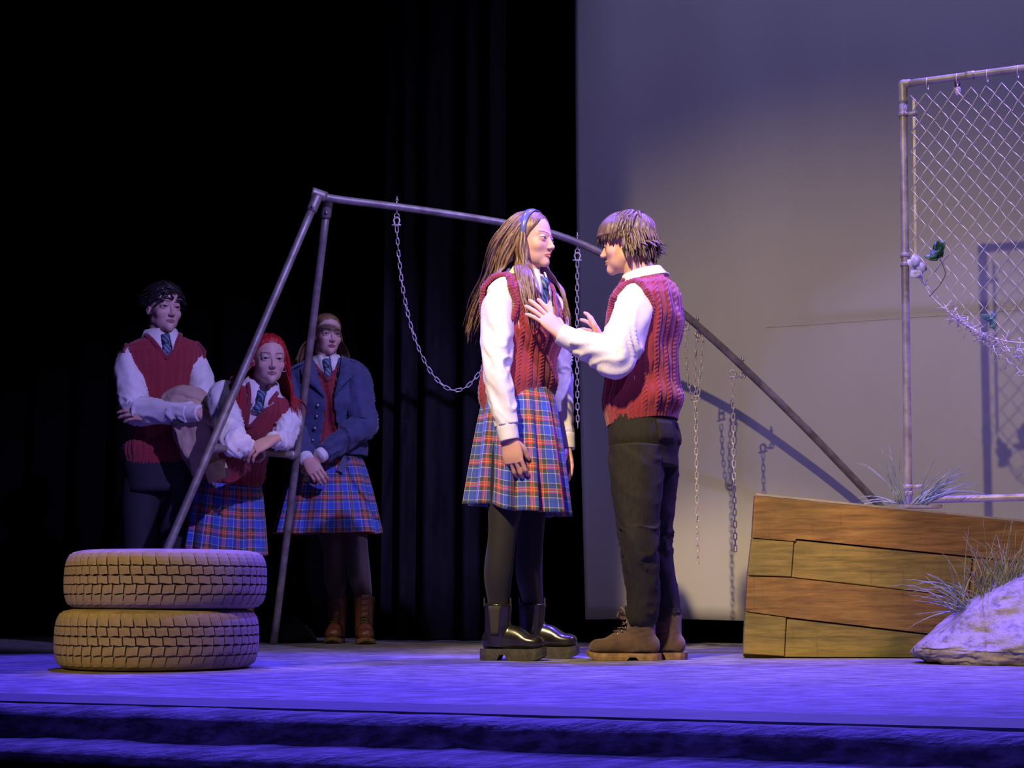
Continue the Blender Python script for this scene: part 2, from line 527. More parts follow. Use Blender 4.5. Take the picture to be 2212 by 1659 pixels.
# ------------------------------------------------------------------ hair locks simulated against the head
def hair_locks(starts, dirs, length, steps, female, spread=.02, grav=.5, width=(.05, .03), curl=0.0, colliders=None, off=.02, R=None, pos=None, seed=1, sides=5, stiff=.6, thick=.34, wind=(0, 0, 0)):
    """head-local locks; returns list of (V,F) in world"""
    rng = np.random.default_rng(seed)
    n = len(starts)
    P = np.array(starts, float); D = np.array([unit(d) for d in dirs])
    L = np.asarray(length, float) * np.ones(n)
    path = [P.copy()]
    ph = rng.uniform(0, 6.28, n)
    for k in range(steps):
        st = L / steps
        g = np.array([0, 0, -1.0])
        D = D * (1 - (1 - stiff) * grav) + g * grav * (1 - stiff) + rng.normal(0, spread, (n, 3)) + np.asarray(wind)
        D /= np.linalg.norm(D, axis=1, keepdims=True)
        if curl:
            D = D + curl * np.stack([np.sin(ph + k * .9), np.cos(ph * 1.3 + k * .8), np.zeros(n)], 1)
            D /= np.linalg.norm(D, axis=1, keepdims=True)
        P = P + D * st[:, None]
        for _ in range(2):
            d = sdf_head(P, female, False)
            e = 1e-3
            G = np.stack([sdf_head(P + e * np.eye(3)[i], female, False) - d for i in range(3)], 1) / e
            push = np.clip(off - d, 0, .1)
            P = P + G * push[:, None]
            if colliders:
                for kind, a, b, r in colliders:
                    t = np.clip(((P - a) @ (b - a)) / ((b - a) @ (b - a)), 0, 1)
                    q = P - a - t[:, None] * (b - a)
                    dist = np.linalg.norm(q, axis=1)
                    pu = np.clip(r - dist, 0, None)
                    P = P + q / np.maximum(dist, 1e-5)[:, None] * pu[:, None]
        D = unit_rows(P - path[-1]) * .7 + D * .3
        path.append(P.copy())
    path = np.stack(path, 1)
    out = []
    Hs = np.linalg.norm(R[:, 2])
    for i in range(n):
        w = rng.uniform(.75, 1.25)
        pr = np.linspace(0, 1, steps + 1)
        wd = (width[0] * (1 - pr) + width[1] * pr) * w * np.where(pr > .75, np.sqrt(np.clip((1.02 - pr) / .27, .02, 1)), 1)
        pw = path[i] @ R.T + pos
        nrm = (path[i][steps // 3] - np.array([0, -.03, 0])) @ R.T
        out.append(tube(pw, [(a * thick * Hs, a * Hs) for a in wd], sides, steps * 2 + 1, up=nrm))
    return out

def unit_rows(A): return A / np.maximum(np.linalg.norm(A, axis=1, keepdims=True), 1e-9)

def scalp(n, cond, female, off=.01, seed=3):
    rng = np.random.default_rng(seed)
    out = []
    while len(out) < n:
        d = rng.normal(size=(400, 3)); d /= np.linalg.norm(d, axis=1, keepdims=True)
        d = d[cond(d)]
        out += d.tolist()
    D = np.array(out[:n])
    r = np.full(n, .7)
    for _ in range(40):
        r -= np.clip(sdf_head(np.array([0, .0, .05]) + D * r[:, None], female, False) * .75, -.03, .2)
    return np.array([0, 0, .05]) + D * (r[:, None] + off), D

def hair_cap(R, pos, mask, thick, female, rows=70, cols=110, groove=.01, gfun=None, seed=0):
    """shell over the skull where mask(dir)>0; thickness thick(dir)"""
    t = np.linspace(-math.pi, math.pi, cols, endpoint=False)
    ph = np.linspace(0, math.pi, rows + 1)[1:-1]
    D = np.stack([np.sin(ph)[:, None] * np.sin(t), np.sin(ph)[:, None] * np.cos(t), np.cos(ph)[:, None] * np.ones(cols)], -1).reshape(-1, 3)
    D = np.vstack([D, [[0, 0, 1]], [[0, 0, -1]]])
    c = np.array([0, 0, .05])
    r = np.full(len(D), .7)
    for _ in range(40):
        r -= np.clip(sdf_head(c + D * r[:, None], female, False) * .75, -.03, .2)
    mk = mask(D)
    if gfun is None:
        g = noise(np.arctan2(D[:, 0], D[:, 1]) * 9 + seed, D[:, 2] * 2.2) * groove
    else:
        g = gfun(D) * groove
    th = np.where(mk > 0, thick(D) * np.clip(mk * 6, .12, 1) + g * np.clip(mk * 6, 0, 1), -.06)
    V = c + D * (r + th)[:, None]
    m = rows - 1
    F = grid_faces(m, cols, True, False)
    tp, bt = m * cols, m * cols + 1
    F += [(tp, (k + 1) % cols, k) for k in range(cols)]
    F += [(bt, (m - 1) * cols + k, (m - 1) * cols + (k + 1) % cols) for k in range(cols)]
    keep = mk > -.12
    F = [f for f in F if all(keep[i] for i in f)]
    return V @ R.T + pos, F

# ------------------------------------------------------------------ hands
def hand_local(curls, spread=.10, thumb=(.75, .62, -.25), tcurl=.35, s=1.0):
    """x: thumb side, y: along fingers, z: back of the hand"""
    parts = []
    pts = [(0, -.035, 0), (0, .0, 0), (.002, .03, .0), (.001, .065, .001), (0, .092, .0)]
    parts.append(tube(pts, [(.021, .026), (.021, .029), (.018, .037), (.016, .041), (.011, .038)], 18, 17, up=(0, 0, 1)))
    base = [(.030, .088), (.0105, .094), (-.0095, .091), (-.0285, .082)]
    ln = [(.040, .024, .020), (.044, .028, .021), (.041, .026, .020), (.032, .019, .018)]
    rr = [.0088, .0090, .0086, .0076]
    for i in range(4):
        a = curls[i] if hasattr(curls[i], '__len__') else (curls[i] * .8, curls[i] * 1.0, curls[i] * .7)
        yaw = spread * (1.4 - i)
        p = np.array([base[i][0], base[i][1] - .016, .001])
        d = np.array([math.sin(yaw), math.cos(yaw), 0])
        P = [p, p + d * .014]
        side = np.array([d[1], -d[0], 0])
        ang = 0
        for k in range(3):
            ang += a[k]
            dd = d * math.cos(ang) + np.array([0, 0, -1.0]) * math.sin(ang)
            P.append(P[-1] + dd * ln[i][k] * .55); P.append(P[-1] + dd * ln[i][k] * .45)
        r = [rr[i]] * 2 + [rr[i], rr[i] * 1.06, rr[i] * .95, rr[i] * 1.0, rr[i] * .86, rr[i] * .62]
        parts.append(tube(P, r, 10, 22, up=(0, 0, 1)))
    p = np.array([.018, .012, -.006]); d = unit(thumb)
    d2 = unit(d + np.array([-.55, .55, -.2]) * tcurl * 1.5)
    P = [p, p + d * .022, p + d * .045, p + d * .045 + d2 * .020, p + d * .045 + d2 * .034, p + d * .045 + d2 * .050]
    parts.append(tube(P, [.013, .0135, .0115, .0105, .0100, .0065], 10, 22, up=(0, 0, 1)))
    v, f = remesh(merge(parts), .0024, 3)
    return v * s, f

def place_hand(vf, wrist, d, dorsal, left_like):
    """left_like: mirror so that thumb side = d x dorsal flipped"""
    d = unit(d); n = np.asarray(dorsal, float); n = unit(n - d * n.dot(d))
    x = np.cross(d, n)
    v = vf[0].copy(); f = vf[1]
    if left_like:
        v[:, 0] *= -1; f = [q[::-1] for q in f]
    return v @ np.stack([x, d, n]) + np.asarray(wrist), f

# ------------------------------------------------------------------ torso surface
class Torso:
    """spine: points bottom to neck; facing per point; profile rows (s, half width, depth front, depth back)"""
    def __init__(self, spine, facing, profile, e=.85):
        S = np.asarray(spine, float)
        fa = np.asarray(facing, float)
        if fa.ndim == 1: fa = np.tile(fa, (len(S), 1))
        self.C = catmull(S, 121); self.Fa = catmull(fa, 121)
        self.s = np.concatenate([[0], np.cumsum(np.linalg.norm(np.diff(self.C, axis=0), axis=1))])
        self.len = self.s[-1]
        pr = np.asarray(profile, float)
        self.ps = pr[:, 0] * self.len
        self.pr = pr[:, 1:]
        self.e = e
        T = np.gradient(self.C, axis=0); self.T = unit_rows(T)
    def frame(self, s):
        s = np.asarray(s, float)
        C = np.stack([np.interp(s, self.s, self.C[:, k]) for k in range(3)], -1)
        # extrapolate along ends
        over = np.clip(s - self.len, 0, None)[..., None]; under = np.clip(s, None, 0)[..., None]
        C = C + over * self.T[-1] + under * self.T[0]
        T = unit_rows(np.stack([np.interp(s, self.s, self.T[:, k]) for k in range(3)], -1).reshape(-1, 3)).reshape(C.shape)
        Fa = np.stack([np.interp(s, self.s, self.Fa[:, k]) for k in range(3)], -1)
        R = np.cross(Fa, T); R = R / np.linalg.norm(R, axis=-1, keepdims=True)
        return C, T, R, np.cross(T, R)
    def prof(self, s):
        # smooth interpolation of profile
        k = np.interp(s, self.ps, np.arange(len(self.ps)))
        i = np.clip(np.floor(k).astype(int), 0, len(self.ps) - 2); f = (k - i)[..., None]
        f = f * f * (3 - 2 * f) * .5 + f * .5
        return self.pr[i] * (1 - f) + self.pr[i + 1] * f
    def surf(self, a, s, off=0.0):
        a, s = np.broadcast_arrays(np.asarray(a, float), np.asarray(s, float))
        C, T, R, F = self.frame(s); p = self.prof(s)
        ca, sa = np.cos(a), np.sin(a)
        cx = np.sign(ca) * np.abs(ca) ** self.e; sx = np.sign(sa) * np.abs(sa) ** self.e
        off = np.broadcast_to(np.asarray(off, float), a.shape)
        dep = np.where(sa > 0, p[..., 1], p[..., 2])
        return C + R * ((p[..., 0] + off) * cx)[..., None] + F * ((dep + off) * sx)[..., None]
    def mesh(self, s0, s1, n=64, m=40, off=None, mask=None, caps=True):
        a = np.linspace(0, 2 * math.pi, n, endpoint=False)[None, :]
        s = np.linspace(s0, s1, m)[:, None]
        o = 0.0 if off is None else off(a, s)
        P = self.surf(a + 0 * s, s + 0 * a, o)
        F = grid_faces(m, n, True, caps and mask is None)
        if mask is not None:
            k = mask(a + 0 * s, s + 0 * a).reshape(-1)
            F = [f for f in F if not all(k[i] for i in f)]
        return P.reshape(-1, 3), F

F_PROF = [(0, .115, .075, .085), (.10, .125, .08, .095), (.22, .122, .08, .085), (.36, .118, .085, .085), (.50, .132, .105, .095), (.63, .148, .128, .10), (.76, .158, .112, .105), (.86, .172, .085, .095), (.92, .140, .072, .085), (.965, .085, .062, .072), (1, .058, .056, .064)]
M_PROF = [(0, .140, .10, .105), (.10, .155, .10, .12), (.22, .150, .10, .105), (.36, .142, .10, .095), (.50, .148, .108, .10), (.63, .160, .115, .11), (.76, .172, .110, .115), (.86, .188, .090, .10), (.92, .150, .078, .090), (.965, .092, .066, .076), (1, .064, .062, .068)]

def grow(profile, d, waist=None):
    out = []
    for r in profile:
        w, f, b = r[1] + d, r[2] + d, r[3] + d
        if waist and r[0] < .6:
            w, f, b = max(w, waist[0]), max(f, waist[1]), max(b, waist[2])
        out.append((r[0], w, f, b))
    return out

def sleeve(path, radii, amp=.006, seed=0, n=40, m=70, dens=1.0, up=(0, 1, 0)):
    L = sum(np.linalg.norm(np.diff(np.asarray(path), axis=0), axis=1))
    def dsp(a, s):
        t = s / L
        x, y = np.cos(a), np.sin(a)
        big = noise(x * 1.3 + seed, y * 1.3 + seed * 2, s * 9 * dens + 1.2 * x)
        ridg = 1 - np.abs(noise(x * 1.1 + 4 + seed, y * 1.1, s * 26 * dens + 2.2 * np.sin(a + seed)))
        elbow = np.exp(-((t - .52) / .16) ** 2) + .7 * np.exp(-((t - .9) / .1) ** 2) + .35
        return amp * (big * 1.0 + (ridg ** 3 - .35) * 1.3 * elbow) * np.clip(t * 8, 0, 1)
    return tube(path, radii, n, m, up=up, disp=dsp)

def ring_band(c, nrm, upv, ra, rb, tr, n=48, k=8, ribs=0, flat=1.0):
    nrm = unit(nrm); u = unit(np.asarray(upv) - nrm * np.dot(upv, nrm)); v = np.cross(nrm, u)
    a = np.linspace(0, 2 * math.pi, n, endpoint=False)
    C = np.asarray(c) + np.cos(a)[:, None] * u * ra + np.sin(a)[:, None] * v * rb
    rad = np.cos(a)[:, None] * u + np.sin(a)[:, None] * v
    b = np.linspace(0, 2 * math.pi, k, endpoint=False)
    rr = tr * (1 + (.16 * np.sign(np.sin(a * ribs)) if ribs else 0 * a))
    P = C[:, None] + rad[:, None] * (np.cos(b)[None, :, None] * rr[:, None, None]) + nrm * (np.sin(b)[None, :, None] * (tr * flat))
    F = []
    for i in range(n):
        for j in range(k):
            i2, j2 = (i + 1) % n, (j + 1) % k
            F.append((i * k + j, i2 * k + j, i2 * k + j2, i * k + j2))
    return P.reshape(-1, 3), F

def cable(u, v):
    """cable knit relief (metres) for arc u and height v"""
    per = .056
    x = ((u / per + .5) % 1 - .5) * per
    ph = v * 2 * math.pi / .034
    w = .0062
    A = np.exp(-((x - w * np.sin(ph)) / .0048) ** 2) * (.6 + .4 * np.cos(ph))
    B = np.exp(-((x + w * np.sin(ph)) / .0048) ** 2) * (.6 - .4 * np.cos(ph))
    gr = np.exp(-((np.abs(x) - .0145) / .0030) ** 2)
    rib = .25 * np.cos(x * 2 * math.pi / .0062) * (np.abs(x) > .0165)
    return .0050 * np.maximum(A, B) - .0040 * gr + .0008 * rib

def vest(parent, body, prof, s_hem, s_top, vneck=True, arms=(), dense=(260, 190), folds=.006, vb=.62, seed=0, hem_tilt=0.0, bulge=.012, vmax=.074):
    T = Torso.__new__(Torso); T.__dict__ = dict(body.__dict__)
    pr = np.asarray(prof, float); T.ps = pr[:, 0] * T.len; T.pr = pr[:, 1:]
    L = T.len
    def vw(s): return .006 + np.clip((s / L - vb) / (.985 - vb), 0, 1) ** .9 * vmax
    def off(a, s):
        u = a * .155
        fold = folds * (fbm(np.cos(a) * 1.6 + seed, np.sin(a) * 1.6, s * 7 + 1.3 * np.cos(a + seed), 3))
        hem = np.clip((s - s_hem) / .055, 0, 1)
        rib = .0012 * np.sin(u / .0085 * math.pi)
        blouse = bulge * np.exp(-((s - s_hem - .085) / .05) ** 2)
        return (cable(u, s) * hem + rib * (1 - hem)) + fold * np.clip((s - s_hem) / .05, .3, 1) + blouse - .006 * (1 - hem)
    def mask(a, s):
        lat = T.prof(s)[..., 0] * np.abs(np.cos(a)) ** T.e
        k = (np.sin(a) > 0) & (lat < vw(s)) & (s > vb * L) if vneck else np.zeros_like(a, bool)
        for ac, s0, s1, da in arms:
            dd = (a - ac + math.pi) % (2 * math.pi) - math.pi
            k = k | (((dd / da) ** 2 + ((s / L - (s0 + s1) / 2) / ((s1 - s0) / 2)) ** 2) < 1)
        return k
    n, m = dense
    vf = T.mesh(s_hem, s_top, n, m, off, mask, caps=False)
    if hem_tilt:
        C, TT, R, Fv = T.frame(np.array([s_hem]))
        d = (vf[0] - C[0]) @ Fv[0]; h = np.clip(1 - ((vf[0] - C[0]) @ TT[0]) / .25, 0, 1)
        vf = (vf[0] + np.outer(d * h * hem_tilt, TT[0]), vf[1])
    o = add('sweater_vest', vf, M['knit'], parent)
    sm = o.modifiers.new('thickness', 'SOLIDIFY'); sm.thickness = .004; sm.offset = -1
    if vneck:
        pts = []
        ss = np.linspace(vb * L, .985 * L, 14)
        for sg in (1, -1):
            q = []
            for s in ss:
                hw = T.prof(np.array(s))[0]
                c = np.clip(vw(s) / hw, 0, 1) ** (1 / T.e)
                a = math.acos(c); a = a if sg > 0 else math.pi - a
                q.append(T.surf(np.array(a), np.array(s), .004))
            pts.append(np.array(q))
        path = np.vstack([pts[0][::-1], pts[1][1:]])
        add('neckline_band', tube(path, [(.006, .011)] * len(path), 8, 70, up=-T.frame(np.array(vb * L))[3]), M['knit_band'], o)
    for ac, s0, s1, da in arms:
        q = np.linspace(0, 2 * math.pi, 97)
        P = T.surf(ac + da * np.cos(q), L * ((s0 + s1) / 2 + (s1 - s0) / 2 * np.sin(q)), .005)
        C0, _, R0, _ = T.frame(np.array(L * (s0 + s1) / 2))
        rib = lambda a, s: .0012 * np.sign(np.sin(s / .0055 * math.pi)) + 0 * a
        add('armhole_band', tube(P, [(.0075, .012)] * len(P), 8, 240, up=R0 * math.cos(ac), disp=rib, caps=False), M['knit_band'], o)
    return o, T

def collar(parent, base, R_, F_, up, w=.062, d=.062, h=.042, point=.05):
    """two folded collar wings around the neck; base: centre of neck base"""
    vf = []
    for sg in (1, -1):
        a = np.linspace(-.5 * math.pi, .42 * math.pi, 16)      # from back to front
        rows = []
        for k, (rr, hh) in enumerate([(1.0, h), (1.04, h * 1.04), (1.24, h * .45), (1.42, .006)]):
            t = (a + .5 * math.pi) / (.92 * math.pi)
            x = np.cos(a) * w * rr * sg; y = np.sin(a) * d * rr
            z = hh + 0 * a - .012 * t * (1 if k < 2 else 1.4)
            if k >= 2:
                z = z - point * np.clip((t - .55) / .45, 0, 1) ** 1.5 * (1.0 if k == 3 else .55)
                y = y + .012 * np.clip((t - .6) / .4, 0, 1)
            rows.append(np.asarray(base) + x[:, None] * R_ + y[:, None] * F_ + z[:, None] * up)
        P = np.array(rows)
        F = grid_faces(4, 16, False, False)
        if sg < 0: F = [f[::-1] for f in F]
        vf.append((P.reshape(-1, 3), F))
    o = add('collar', merge(vf), M['shirt'], parent)
    s = o.modifiers.new('thickness', 'SOLIDIFY'); s.thickness = .004; s.offset = 0
    return o

def necktie(parent, top, down, F_, R_, length=.2, w=.024):
    top = np.asarray(top)
    kn = tube([top + F_ * .004, top + F_ * .014 + down * .018, top + F_ * .012 + down * .042], [(.010, .022), (.013, .020), (.009, .012)], 12, 12, up=F_)
    bl = tube([top + F_ * .010 + down * .036, top + F_ * .013 + down * .08, top + F_ * .010 + down * (length * .8), top + F_ * .006 + down * length], [(.004, .012), (.005, w * .8), (.005, w), (.005, w * .9)], 12, 20, up=F_)
    o = add('tie', bl, M['tie'], parent)
    add('tie_knot', kn, M['tie'], o)
    return o

def skirt(parent, top, hem, R_, F_, tw, td, hw, hd, pleats=16, amp=.020, tilt=(0, 0), seed=0, n=420, m=40, sag=.01):
    top, hem = np.asarray(top), np.asarray(hem)
    a = np.linspace(0, 2 * math.pi, n, endpoint=False)
    t = np.linspace(0, 1, m)
    ph = a * pleats + .6 * noise(np.cos(a) * 2 + seed, np.sin(a) * 2)
    saw = (ph / (2 * math.pi)) % 1
    knife = np.where(saw < .78, saw / .78, (1 - saw) / .22) - .5
    big = noise(np.cos(a) * 1.5 + seed, np.sin(a) * 1.5, 3.3)
    P = np.zeros((m, n, 3))
    for i, q in enumerate(t):
        w = tw + (hw - tw) * q ** .75; d = td + (hd - td) * q ** .75
        r = amp * (q ** .8 * .95 + .05) * knife * 1.5 + .018 * q * big
        C = top * (1 - q) + hem * q
        z = q * (tilt[0] * np.cos(a) + tilt[1] * np.sin(a) + sag * noise(np.cos(a) * 2, np.sin(a) * 2, seed))
        P[i] = C + np.cos(a)[:, None] * R_ * (w + r)[:, None] + np.sin(a)[:, None] * F_ * (d + r)[:, None] + z[:, None] * np.array([0, 0, 1.0])
    hl = np.linalg.norm(np.diff(P[-1], axis=0, append=P[-1][:1]), axis=1)
    u = np.concatenate([[0], np.cumsum(hl)[:-1]])
    per = .088; u = u / (u[-1] + hl[-1]) * (round((u[-1] + hl[-1]) / per) * per)
    v = np.linalg.norm(hem - top) * t
    n2 = n + 1
    Pc = np.concatenate([P, P[:, :1]], 1); uu = np.concatenate([u, [round((u[-1] + hl[-1]) / per) * per]])
    UV = np.stack(np.broadcast_arrays(uu[None, :], -v[:, None]), -1).reshape(-1, 2)
    o = add('skirt', (Pc.reshape(-1, 3), grid_faces(m, n2, False, False)), M['plaid'], parent, uv=UV)
    s = o.modifiers.new('thickness', 'SOLIDIFY'); s.thickness = .003; s.offset = 0
    return o

# ------------------------------------------------------------------ boots
def sole_mesh(L, Wd, z0, z1, heel=True, hh=.012):
    """outline extruded along z, y forward from heel, x lateral, with a raised arch behind the heel block"""
    t = np.linspace(0, 1, 26)
    wid = Wd * np.interp(t, [0, .04, .12, .35, .5, .7, .88, .96, 1], [.30, .58, .76, .72, .80, 1.0, .84, .52, .12])
    y = t * L
    up = np.vstack([np.stack([wid, y], 1), np.stack([-wid[::-1], y[::-1]], 1)])
    k = len(up)
    yy = up[:, 1] / L
    low = np.where((yy > .30) & (yy < .42) & heel, z0 + hh, z0) + .018 * np.clip((yy - .8) / .2, 0, 1) ** 2
    top = z1 + .010 * np.clip((yy - .75) / .25, 0, 1) ** 2
    V = np.vstack([np.column_stack([up, low]), np.column_stack([up * [1.03, 1], (low + top) / 2]), np.column_stack([up, top])])
    F = []
    for r in range(2):
        for i in range(k):
            j = (i + 1) % k
            F.append((r * k + i, r * k + j, (r + 1) * k + j, (r + 1) * k + i))
    h = k // 2
    for i in range(h - 1):
        F.append((i + 1, i, k - 1 - i, k - 2 - i))
        F.append((2 * k + i, 2 * k + i + 1, 2 * k + k - 2 - i, 2 * k + k - 1 - i))
    return V, F

def boot(parent, ankle_floor, toe, kind, L=.25, shaft=.19, scale=1.0, sh_r=.052, lean=(0, 0)):
    """ankle_floor: point on the floor under the ankle"""
    toe = unit((toe[0], toe[1], 0)); lat = np.array([toe[1], -toe[0], 0])
    plat = {'chelsea': .036, 'lace': .020, 'combat': .018}[kind]
    B = np.stack([lat, toe, [0, 0, 1.0]], 1)
    base = np.asarray(ankle_floor, float) - toe * L * .28
    def tr(v): return v @ B.T + base
    w = L * .19
    z0 = plat
    parts = [tube([(0, L * .27 + lean[1], shaft + .0), (0, L * .26 + lean[1] * .5, shaft * .65), (0, L * .26, z0 + .055), (0, L * .25, z0 + .012)], [(sh_r, sh_r), (sh_r * .92, sh_r * .88), (sh_r * .95, sh_r * .84), (sh_r * .95, sh_r * .8)], 22, 20, up=(0, 1, 0)),
             tube([(0, L * .10, z0 + .034), (0, L * .3, z0 + .042), (0, L * .52, z0 + .044), (0, L * .72, z0 + .030), (0, L * .88, z0 + .026), (0, L * .955, z0 + .021)],
                  [(.036, w * .66), (.050, w * .72), (.046, w * .80), (.032, w * .96), (.028, w * .84), (.012, w * .45)], 22, 30, up=(0, 0, 1)),
             ellipsoid((0, L * .14, z0 + .035), (w * .68, L * .13, .04), 16, 10)]
    v, f = remesh(merge(parts), .0045, 5)
    v[:, 2] = np.maximum(v[:, 2], z0 - .002)
    if kind == 'lace':
        v[:, 2] += 0
        cr = .0025 * np.sin(v[:, 2] * 300 + v[:, 1] * 90) * np.exp(-((v[:, 2] - .10) / .03) ** 2)
        v[:, 0] *= 1 + cr * 8
    names = {'chelsea': ('leather_black', 'sole_black'), 'lace': ('suede', 'sole_tan'), 'combat': ('leather_brown', 'sole_tan')}[kind]
    lab = {'chelsea': 'black leather chelsea boot with elastic side panel', 'lace': 'brown suede lace-up ankle boot', 'combat': 'brown leather lace-up combat boot'}[kind]
    o = add('boot', (tr(v), f), M[names[0]], parent, label=lab)
    add('sole', (lambda q: (tr(q[0]), q[1]))(sole_mesh(L, w * 1.06, 0.001, plat + .006, True, plat * .55)), M[names[1]], o, smooth=False)
    if kind == 'chelsea':
        for sg in (1, -1):
            zz = np.linspace(z0 + .055, shaft - .008, 8)
            rows = []
            for z in zz:
                wd = np.interp(z, [z0 + .05, shaft], [.012, .024])
                yy = L * .26 + np.linspace(-wd, wd, 7)
                rr = np.interp(z, [0, z0 + .055, shaft * .65, shaft], [sh_r * .82, sh_r * .845, sh_r * .885, sh_r * 1.0]) + .0015
                x = np.sqrt(np.clip(1 - ((yy - L * .26) / (sh_r * .98)) ** 2, .1, 1)) * rr
                rows.append(np.stack([sg * x, yy, 0 * yy + z], 1))
            P = np.array(rows).reshape(-1, 3)
            F = grid_faces(8, 7, False, False)
            e = add('elastic_panel', (tr(P), F), M['elastic'], o)
            s = e.modifiers.new('thickness', 'SOLIDIFY'); s.thickness = .003; s.offset = 0
        for yy in (L * .26 - sh_r * .95, L * .26 + sh_r * .95):
            add('pull_tab', (lambda q: (tr(q[0]), q[1]))(box((0, yy, shaft + .006), (.018, .004, .03))), M['elastic'], o, smooth=False)
    else:
        n = 5 if kind == 'lace' else 7
        zt = shaft - .012
        for k in range(n):
            t = k / (n - 1)
            y = L * (.62 - .15 * min(t * 2, 1)) if kind == 'lace' else L * (.60 - .10 * min(t * 1.6, 1))
            z = np.interp(t, [0, .45, 1], [z0 + .075, z0 + .095 if kind == 'lace' else z0 + .105, zt])
            y = np.interp(t, [0, .45, 1], [L * .60, L * .50, L * .27 + sh_r])
            hw = .024 - .004 * t
            path = [(-hw, y - .006, z - .004), (-hw * .5, y + .006, z + .001), (hw * .5, y + .006, z + .004), (hw, y - .006, z)]
            path2 = [(hw, y - .006, z - .004), (hw * .5, y + .0065, z + .002), (-hw * .5, y + .0065, z + .010), (-hw, y - .007, z + .012)]
            a1 = tube(path, [.0028] * 4, 6, 10); a2 = tube(path2, [.0028] * 4, 6, 10)
            q = merge([a1, a2])
            add('lace', (tr(q[0]), q[1]), M['lace'], o)
            if kind == 'lace':
                for sg in (-1, 1):
                    e = ellipsoid((sg * hw * 1.15, y - .010, z), (.004, .004, .004), 8, 6)
                    add('eyelet', (tr(e[0]), e[1]), M['metal_eye'], o)
        if kind == 'lace':
            yb = L * .27 + sh_r
            for sg in (-1, 1):
                lp = tube([(0, yb, zt), (sg * .03, yb + .018, zt + .018), (sg * .05, yb + .022, zt + .002), (sg * .02, yb + .012, zt - .008), (0, yb + .002, zt)], [.003] * 5, 6, 20)
                add('lace_bow', (tr(lp[0]), lp[1]), M['lace'], o)
            tg = tube([(0, yb - .01, zt - .01), (0, yb + .004, zt + .02), (0, yb + .016, zt + .036)], [(.004, .022), (.004, .026), (.003, .020)], 12, 10, up=(0, 1, 0))
            add('tongue', (tr(tg[0]), tg[1]), M[names[0]], o)
        else:
            tg = tube([(0, L * .50, z0 + .10), (0, L * .27 + sh_r + .002, zt - .02), (0, L * .27 + sh_r + .004, zt + .02)], [(.003, .018), (.003, .020), (.003, .020)], 12, 10, up=(0, 1, 0))
            add('tongue', (tr(tg[0]), tg[1]), M[names[0]], o)
    return o

def limb(pts, rad, n=18, m=28, up=(0, 1, 0)): return tube(pts, rad, n, m, up=up)

def build_body(parent, torso, head, limbs, hands, skin, lip, brow, female, gaze, iris, rows=150, op=1.0, hand_tone=1.0):
    """head: (R,pos). one continuous skin mesh"""
    R, pos = head
    hv, hf = head_mesh(rows, rows, female, True, op)
    hw = (hv @ R.T + pos, hf)
    tv = torso.mesh(.0, torso.len, 32, 34)
    C, T, Rr, Ff = torso.frame(np.array([torso.len * .93]))
    hd = R / np.linalg.norm(R[:, 2])
    ntop = pos + (R @ np.array([0, -.06, -.12]))
    nr = .058 if female else .064
    nb = C[0]
    neck = tube([nb, nb * .55 + ntop * .45 + hd[:, 1] * -.004, ntop], [(nr * 1.1, nr * 1.05), (nr * .96, nr * .92), (nr * .98, nr * .95)], 28, 16, up=hd[:, 1])
    v, f = union(tv, [neck, hw] + list(limbs) + list(hands))
    loc = (v - pos) @ np.linalg.inv(R).T
    C = head_color(loc, skin, lip, brow)
    far = np.linalg.norm(loc, axis=1) > .62
    C[far] = skin
    for hvx, _ in hands:
        lo, hi = hvx.min(0) - .005, hvx.max(0) + .005
        k = np.all((v > lo) & (v < hi), axis=1)
        C[k] = np.array(skin) * np.array([1.02, .93, .9]) * hand_tone
    o = add('body', (v, f), M['skin'], parent, col=C)
    for sx in (1, -1):
        (ev, ef), ec = eye_mesh(R, pos, sx, gaze, iris)
        add('eye', (ev, ef), M['eye'], o, col=ec)
    return o
# ================================================================== the stage
def floor_build(nt, b):
    n1 = tex(nt, (.8, 2.2, 1), 'Object', 11, 9, .74, (0, 0, .34))
    n2 = tex(nt, (1, 1, 1), 'Object', 3, 4, .6)
    n3 = tex(nt, (3, 22, 1), 'Object', 9, 2, .5, (0, 0, .34))
    r = ramp(nt, [(.38, (.06, .056, .06)), (.50, (.18, .17, .18)), (.62, (.34, .33, .35))])
    nt.links.new(n1.outputs[0], r.inputs[0])
    r2 = ramp(nt, [(.3, (.75, .75, .75)), (.7, (1.1, 1.1, 1.1))])
    nt.links.new(n2.outputs[0], r2.inputs[0])
    mx = ND(nt, 'ShaderNodeMix', data_type='RGBA', blend_type='MULTIPLY'); mx.inputs[0].default_value = 1
    nt.links.new(r.outputs[0], mx.inputs[6]); nt.links.new(r2.outputs[0], mx.inputs[7])
    r3 = ramp(nt, [(.68, (0, 0, 0)), (.74, (1, 1, 1))]); nt.links.new(n3.outputs[0], r3.inputs[0])
    m2 = ND(nt, 'ShaderNodeMix', data_type='RGBA'); nt.links.new(r3.outputs[0], m2.inputs[0])
    m2.inputs[7].default_value = (.5, .5, .52, 1); nt.links.new(mx.outputs[2], m2.inputs[6])
    nt.links.new(m2.outputs[2], b.inputs['Base Color'])
    bump(nt, b, n1.outputs[0], .25, .004)
M['floor'] = mat('painted_stage_floor', (.06, .06, .06), .55, build=floor_build)
M['floor_border'] = mat('smooth_border_board', (.09, .085, .09), .5, build=noisy((.055, .052, .056), (.11, .105, .11), 9, (.8, 5, 1), .1, .002))
M['nosing'] = mat('scuffed_black_nosing', (.05, .05, .05), .6, build=noisy((.03, .029, .031), (.20, .19, .20), 14, (.7, 3, 3), .8, .02, .40, .70, 9, (0, 0, .35)))
M['black'] = mat('black_void_paint', (.004, .004, .005), .95, spec=.05)
